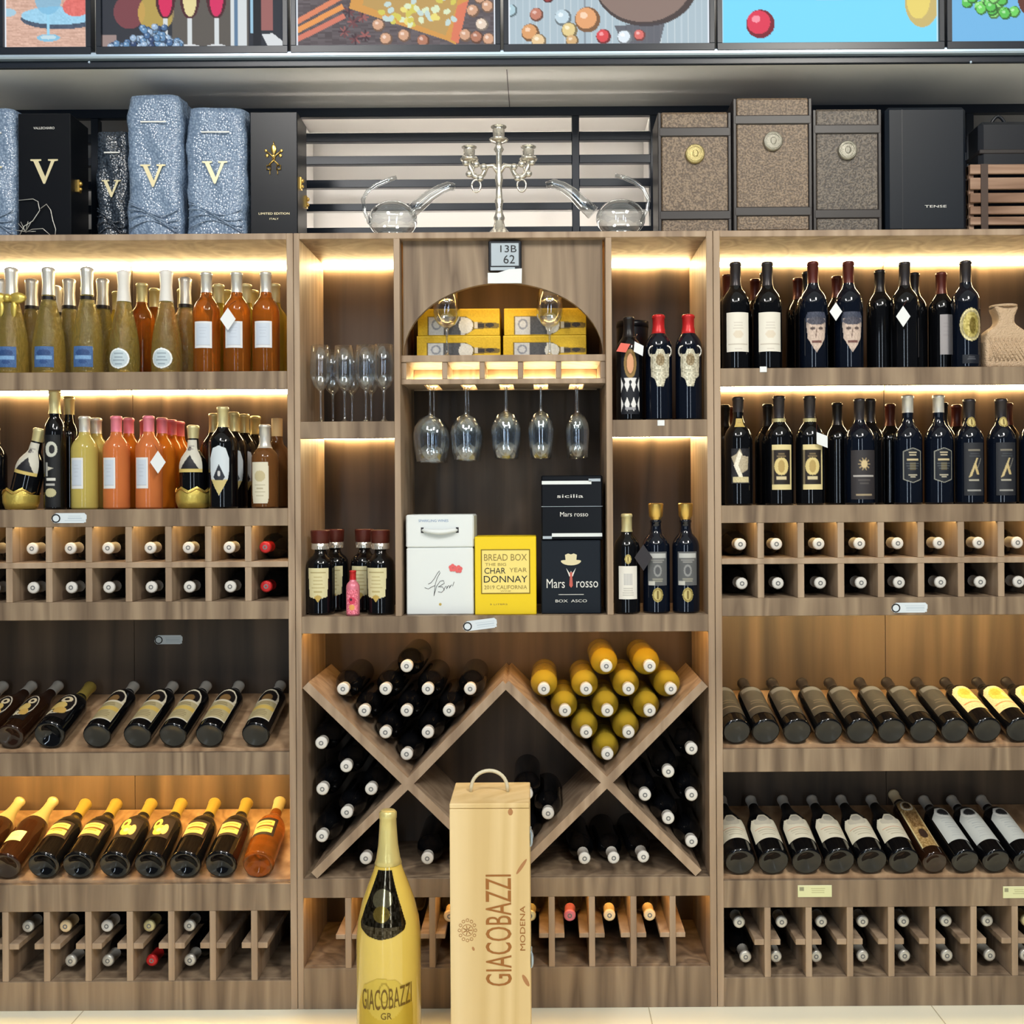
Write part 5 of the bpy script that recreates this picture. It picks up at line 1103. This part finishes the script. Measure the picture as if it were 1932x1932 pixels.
em.ball((0, -.002, zk+.032), .009, 10, 8, .9, .25, 1.6).ball((0, -.002, zk+.012), .006, 8, 6, 1, .3, 1); em.tube([(0, -.002, zk+.04), (0, -.002, zk+.054)], .0014, 5); em.build('keys_emblem', M['gold'], t)
text('LIMITED EDITION', .088, .006, on_front(0, -.001, WZ(400, .03)-ZT), M['gold_pale'], t); text('ITALY', .026, .005, on_front(0, -.001, WZ(410, .03)-ZT), M['gold_pale'], t)
clasp(t, wd/2, .03, WZ(338, .03)-ZT); clasp(t, wd/2, .10, WZ(360, .03)-ZT)
def leather_box(u0, u1, v0, vm, Y0, m, mm, lb):
    t, wd, h = tall_box('leather_box', u0, u1, v0, Y0, .13, m, lb, 'box'); o = MB().box(-wd/2, wd/2, 0, .13, 0, h, .008).build('box', m, t)
    z1 = h*.835; z0 = h*.155
    for z in (z0, z1): MB().box(-wd/2-.003, wd/2+.003, -.004, .134, z-.015, z+.012, .003).build('band', M['strap'], t)
    for sg in (-1, 1): MB().box(sg*wd/2-.006, sg*wd/2+.004, -.003, .133, 0, h-.004, .002).build('corner_strip', M['strap'], t)
    zm = WZ(vm, Y0)-ZT; MB().lathe([(0.0001, -.010), (.024, -.010), (.027, -.008), (.028, -.001), (.028, 0)], 28, (0, 0, zm), 'Y').build('medallion', mm, t)
    MB().lathe([(.019, -.0115), (.021, -.0125), (.023, -.0105)], 24, (0, 0, zm), 'Y').ball((0, -.010, zm), .011, 10, 8, .8, .25, 1).build('medallion_relief', mm, t)
leather_box(1249, 1381, 212, 293, .035, M['leather'], M['medal_gold'], 'brown embossed box with brass medallion, left of three'); leather_box(1391, 1533, 186, 270, .02, M['leather'], M['medal'], 'tallest brown embossed box with pewter medallion, middle of three'); leather_box(1541, 1664, 208, 288, .035, M['leather_grey'], M['medal'], 'darker grey brown embossed box, right of three')
t, wd, h = tall_box('gift_box', 1706, 1828, 205, .03, .14, 'box_navy', 'tall plain navy gift box between leather box and wooden crate')
MB().box(-wd/2-.046, wd/2, 0, .14, 0, h, .010).build('box', M['box_navy'], t); MB().box(-wd/2-.001, -wd/2+.001, -.0006, 0, .004, h-.008).build('spine_line', M['black'], t); text('TENSE', .062, .007, on_front(.002, -.0012, WZ(394, .03)-ZT), M['white_print'], t)
# wooden crate with slats
x0, x1 = WX(1834, .03), WX(2010, .03); t = thing('wooden_crate', 'slatted wooden crate with dark strap at right end of cabinet top', 'crate', (x0, .03, ZT))
for i, (v0, v1) in enumerate(((315, 333), (340, 362), (369, 387), (394, 409), (414, 429))):
    MB().box(0, x1-x0, 0, .010, WZ(v1, .03)-ZT, WZ(v0, .03)-ZT, .0015).build('slat', M['crate'], t); MB().box(0, .010, .012, .15, WZ(v1, .03)-ZT, WZ(v0, .03)-ZT, .0015).build('slat', M['crate'], t); MB().box(0, x1-x0, .15, .16, WZ(v1, .03)-ZT, WZ(v0, .03)-ZT, .0015).build('slat', M['crate'], t)
for xx in (.0, x1-x0-.014): MB().box(xx, xx+.014, .010, .024, 0, WZ(315, .03)-ZT).build('corner_post', M['crate'], t); MB().box(xx, xx+.014, .136, .150, 0, WZ(315, .03)-ZT).build('corner_post', M['crate'], t)
MB().box(0, x1-x0, .010, .150, 0, .006).build('base', M['crate'], t); MB().box(.030, .050, -.003, 0, 0, WZ(315, .03)-ZT).build('strap', mat('brown_strap', (66, 50, 42), .5), t)
# dark leather bag in the crate
x0b, x1b = WX(1840, .10), WX(2000, .10); zc = ZT+.006; t = thing('leather_bag', 'black leather bag with raised handle standing in the crate', 'bag', ((x0b+x1b)/2, .10, zc))
hb = WZ(243, .10)-zc; wb = x1b-x0b; o = MB().box(-wb/2, wb/2, -.045, .045, 0, hb, .012).build('body', M['black'], t)
MB().tube([(-.070+.05*i/10-.01, -.01, hb-.004+.028*math.sin(PI*i/10)) for i in range(11)], .005, 8).build('handle', M['black'], t); MB().box(-wb/2-.001, wb/2+.001, -.047, .047, hb*.70, hb*.74, .002).build('flap_edge', M['strap'], t)
MB().tube([(.012, -.050, hb*.34), (.018, -.052, hb*.44), (.030, -.052, hb*.47), (.060, -.052, hb*.47)], .004, 8).build('buckle', M['chrome'], t)
# candelabrum
p = W(942, 436, .08); t = thing('candelabrum', 'ornate silver three armed candelabrum in the middle of cabinet top', 'candelabrum', (p[0], .08, ZT))
hc = WZ(240, .08)-ZT
MB().lathe([(0.0001, 0), (.056, 0), (.056, .003), (.050, .008), (.030, .018), (.018, .032), (.013, .052)], 24).build('base', M['silver'], t)
MB().lathe([(.013, .050), (.017, .060), (.011, .075), (.009, .090), (.013, .110), (.010, .118), (.008, .150), (.012, .175), (.009, .190), (.008, hc-.075), (.015, hc-.064), (.009, hc-.052), (.008, hc-.030)], 16).build('stem', M['silver'], t)
def cup(x, z, s=1.0):
    return MB().lathe([(.004*s, z-.034*s), (.018*s, z-.030*s), (.021*s, z-.026*s), (.012*s, z-.024*s), (.013*s, z-.006*s), (.010*s, z-.002*s), (.017*s, z), (.017*s, z+.002), (.009*s, z+.001), (.009*s, z-.015*s)], 16, (x, 0, 0))
cup(0, hc, 1.35).build('candle_cup', M['silver'], t)
za = WZ(278, .08)-ZT
for sg in (-1, 1):
    cup(sg*.086, za, 1.3).build('candle_cup', M['silver'], t)
    pts = [(0, 0, za-.075), (sg*.016, 0, za-.052), (sg*.034, 0, za-.054), (sg*.046, 0, za-.078), (sg*.058, 0, za-.090), (sg*.074, 0, za-.082), (sg*.084, 0, za-.060), (sg*.086, 0, za-.034)]
    MB().tube(pts, [.008, .007, .007, .008, .009, .008, .007, .007], 8).build('arm', M['silver'], t)
    MB().tube([(sg*(.060+.015*math.cos(a_)), 0, za-.066+.015*math.sin(a_)) for a_ in [i*.5 for i in range(12)]], .0035, 7).build('scroll', M['silver'], t)
    mb = MB(); mb.tube([(sg*(.066+.013*math.cos(a_)), -.004, za-.112+.018*math.sin(a_)) for a_ in [i*2*PI/14 for i in range(14)]], .003, 6, True)
    for dx, dz in ((-.012, -.09), (.02, -.078), (.03, -.045), (0, -.05), (-.022, -.058)): mb.ball((sg*(.066+dx), -.006, za+dz), .0105, 8, 6, 1, .7, 1)
    mb.build('ornament', M['silver'], t)
    mb = MB()
    for k in range(5): a_ = k*2*PI/5; mb.ball((sg*.086+.018*math.cos(a_), .018*math.sin(a_), za-.028), .005, 6, 5, 1.3, 1, .6)
    mb.build('petals', M['silver'], t)
# two duck shaped glass decanters
def decanter(u, v, sg, lb):
    p = W(u, v, .085); t = thing('glass_decanter', lb, 'decanter', (p[0], .085, ZT), group='glass decanters beside the candelabrum')
    mb = MB(); mb.ball((0, 0, .058), .056, 24, 16, 1.28, .95, 1.0); mb.build('body', M['crystal'], t)
    MB().lathe([(0.0001, .0005), (.048, .0005), (.056, .006), (.050, .014)], 24).build('base', M['crystal'], t)
    q = lambda u_, v_: ((WX(u_, .085)-p[0]), 0, WZ(v_, .085)-ZT)
    if sg > 0: nk = [(775, 400), (795, 385), (815, 368), (835, 356), (850, 350), (862, 352)]; hd = [(700, 420), (692, 398), (688, 375), (696, 360), (714, 347), (735, 338), (752, 333)]
    else: nk = [(1122, 402), (1102, 384), (1085, 366), (1066, 353), (1048, 346), (1034, 350)]; hd = [(1212, 420), (1224, 398), (1227, 378), (1218, 358), (1202, 345), (1182, 336), (1164, 332)]
    MB().tube([q(*a_) for a_ in nk], [.022, .019, .017, .015, .013, .010], 14).build('spout', M['crystal'], t)
    MB().tube([q(*a_) for a_ in hd], [.005, .006, .006, .006, .007, .007, .006], 10).build('handle', M['crystal'], t)
decanter(741, 400, 1, 'clear glass decanter left of the candelabrum, spout pointing right'); decanter(1171, 400, -1, 'clear glass decanter right of the candelabrum, spout pointing left')
# ------------------------------------------------------------------ magnum bottle and pine box standing on the floor in front
Ym = -.33
x = W(733, 1700, Ym)[0]; hm = W(733, 1529, Ym)[2]; rm = 60.5*(D0+Ym)/F
t = thing('magnum_bottle', 'giant golden wine bottle standing on floor left of pine box', 'bottle', (x, Ym, 0))
mp_ = [(0.0001, .01), (rm*.6, .005), (rm*.9, 0), (rm*.96, 0), (rm, .012), (rm, .012), (rm, hm*.50), (rm*.985, hm*.545), (rm*.93, hm*.60), (rm*.80, hm*.665), (rm*.62, hm*.725), (rm*.46, hm*.775), (rm*.35, hm*.82), (rm*.285, hm*.87), (rm*.25, hm*.93), (rm*.235, hm*.97), (rm*.25, hm*.972), (rm*.25, hm*.993), (rm*.2, hm), (0.0001, hm)]
MB().lathe(mp_, 48).build('body', M['magnum'], t)
z0 = hm*.80; pr = [(rad(mp_, z0)+.0006, z0), (rad(mp_, z0)+.002, z0+.001)]+[(q+.0018, z) for q, z in mp_[5:-1] if z > z0+.004]+[(rm*.2, hm+.001), (0.0001, hm+.0015)]
MB().lathe(pr, 40).build('capsule', mat('cream_gold_foil', (222, 208, 138), .3, metal=.35, bump=(40, .4, .004)), t)
# dark mirror-like shoulder patch (foil neck label)
a = Art(0, 80, 0, 100, .9, (70, 62, 48)); a.grain(60, 3, 6); a.ell(40, 40, 20, 14, (180, 170, 130)); a.ell(40, 62, 14, 12, (206, 176, 90)); a.grain(24, 2, 2); a.mask_poly([(16, 0), (64, 0), (70, 30), (80, 78), (76, 88), (60, 96), (40, 100), (20, 96), (4, 88), (0, 78), (10, 30)])
def fn(u_, v_):
    z = hm*.79+(hm*.555-hm*.79)*v_; q = rad(mp_, z)+.0012; ang = -PI/2-.12+(u_-.5)*1.75; return (q*math.cos(ang), q*math.sin(ang), z)
sm = attr_mat('shoulder_foil', .12, metal=.9); obj('shoulder_label', a.mesh('shoulder_label', fn), sm, t)
a = Art(0, 100, 0, 70, 1.0, (206, 176, 62)); a.ell(50, 6, 40, 22, (216, 190, 84)); a.ring(50, 10, 8, 6, .12, (176, 150, 60)); a.rect(26, 80, 50, 51, (176, 150, 70)); a.mask_poly([(0, 20), (14, 6), (40, 0), (70, 2), (96, 14), (100, 24), (100, 70), (0, 70)])
def fn(u_, v_):
    z = hm*.42+(hm*.02-hm*.42)*v_; q = rm+.0012; ang = -PI/2+(u_-.5)*1.9; return (q*math.cos(ang), q*math.sin(ang), z)
obj('label', a.mesh('label', fn), M['printfoil'], t)
zg = W(733, 1885, Ym-rm)[2]
def cyl(zc, slope=0): return lambda a_, b_: ((rm+.0024)*math.cos(-PI/2+.06+a_/rm), (rm+.0024)*math.sin(-PI/2+.06+a_/rm), zc+b_+a_*slope)
text('GIACOBAZZI', rm*1.62, .050, cyl(zg, .10), M['ink_gold'], t); text('GR', .026, .016, cyl(W(733, 1917, Ym-rm)[2]), M['ink_gold'], t); text('MODENA', .05, .004, cyl(W(733, 1900, Ym-rm)[2]), M['ink_gold'], t)
# pine box
Yb = -.48; Ybk = Yb+.185
xa, xb = W(849, 1700, Yb)[0], W(1000, 1700, Yb)[0]; hb = W(925, 1516, Yb)[2]; wd = xb-xa
t = thing('pine_wine_box', 'tall pine wine box with rope handle and burnt lettering on floor', 'box', ((xa+xb)/2, Yb, 0))
MB().box(-wd/2, wd/2, 0, .012, 0, hb-.013, .0015).build('front_board', M['pine'], t); MB().box(-wd/2, wd/2, .173, .185, 0, hb-.013, .0015).build('back_board', M['pine'], t)
for sg in (-1, 1): MB().box(sg*wd/2, sg*(wd/2-.012), .0125, .1725, 0, hb-.013, .0015).build('side_board', M['pine'], t)
MB().box(-wd/2+.012, wd/2-.012, .0125, .1725, .004, .014).build('base_board', M['pine'], t)
MB().box(-wd/2, wd/2, 0, .185, hb-.012, hb, .0018).build('lid', M['pine'], t)
MB().tube([(.045*math.cos(a_)*(-1)-.005, .10, hb+.052*math.sin(a_)**.8 if math.sin(a_) > 0 else hb) for a_ in [i*PI/16 for i in range(17)]], .0045, 8).build('handle', mat('rope', (222, 214, 186), .6, bump=(400, .8, .002)), t)
for zz in (hb-.09, hb-.38): MB().box(wd/2, wd/2+.004, .02, .05, zz-.02, zz+.02, .001).ball((wd/2+.004, .02, zz), .006, 8, 6, .6, .6, 3).build('hinge', M['chrome'], t)
xg = W(941, 1800, Yb)[0]-(xa+xb)/2
def vert(xc, zc): return lambda a_, b_: (xc-b_, -.0006, zc+a_)
zc = (W(941, 1650, Yb)[2]+W(941, 1860, Yb)[2])/2
text('GIACOBAZZI', (1860-1650)*(D0+Yb)/F, 49*(D0+Yb)/F, vert(xg, zc), M['ink_brown'], t)
xm_ = W(986, 1750, Yb)[0]-(xa+xb)/2; text('MODENA', 84*(D0+Yb)/F, 10*(D0+Yb)/F, vert(xm_, (W(941, 1700, Yb)[2]+W(941, 1803, Yb)[2])/2), M['ink_brown'], t)
ce = W(882, 1755, Yb); ex, ez = ce[0]-(xa+xb)/2, ce[2]; mb = MB()
for i in range(12): a_ = i*PI/6; mb.lathe([(.0030, -.0004), (.0040, -.0004)], 8, (ex+.019*math.cos(a_), -.0004, ez+.024*math.sin(a_)), 'Y')
mb.lathe([(.0130, -.0004), (.0140, -.0004)], 24, (ex, -.0004, ez), 'Y')
for i in range(7): a_ = i*2*PI/7; mb.tube([(ex+.002*math.cos(a_), -.0005, ez+.002*math.sin(a_)), (ex+.011*math.cos(a_), -.0005, ez+.011*math.sin(a_))], .0008, 4)
mb.build('burnt_crest', M['ink_brown'], t)
km = mat('pine_knot', (176, 124, 78), .6)
for u_, v_, rx_, rz_, rt in ((963, 1532, .006, .008, 0), (984, 1635, .004, .022, -.6), (1000-8, 1850, .005, .016, .5), (893, 1790, .003, .005, .4)):
    c_ = W(u_, v_, Yb); MB().prism([((c_[0]-(xa+xb)/2)+rx_*math.cos(q)*math.cos(rt)-rz_*math.sin(q)*math.sin(rt), c_[2]+rx_*math.cos(q)*math.sin(rt)+rz_*math.sin(q)*math.cos(rt)) for q in [i*PI/7 for i in range(14)]], -.0003, .001).build('knot', km, t)
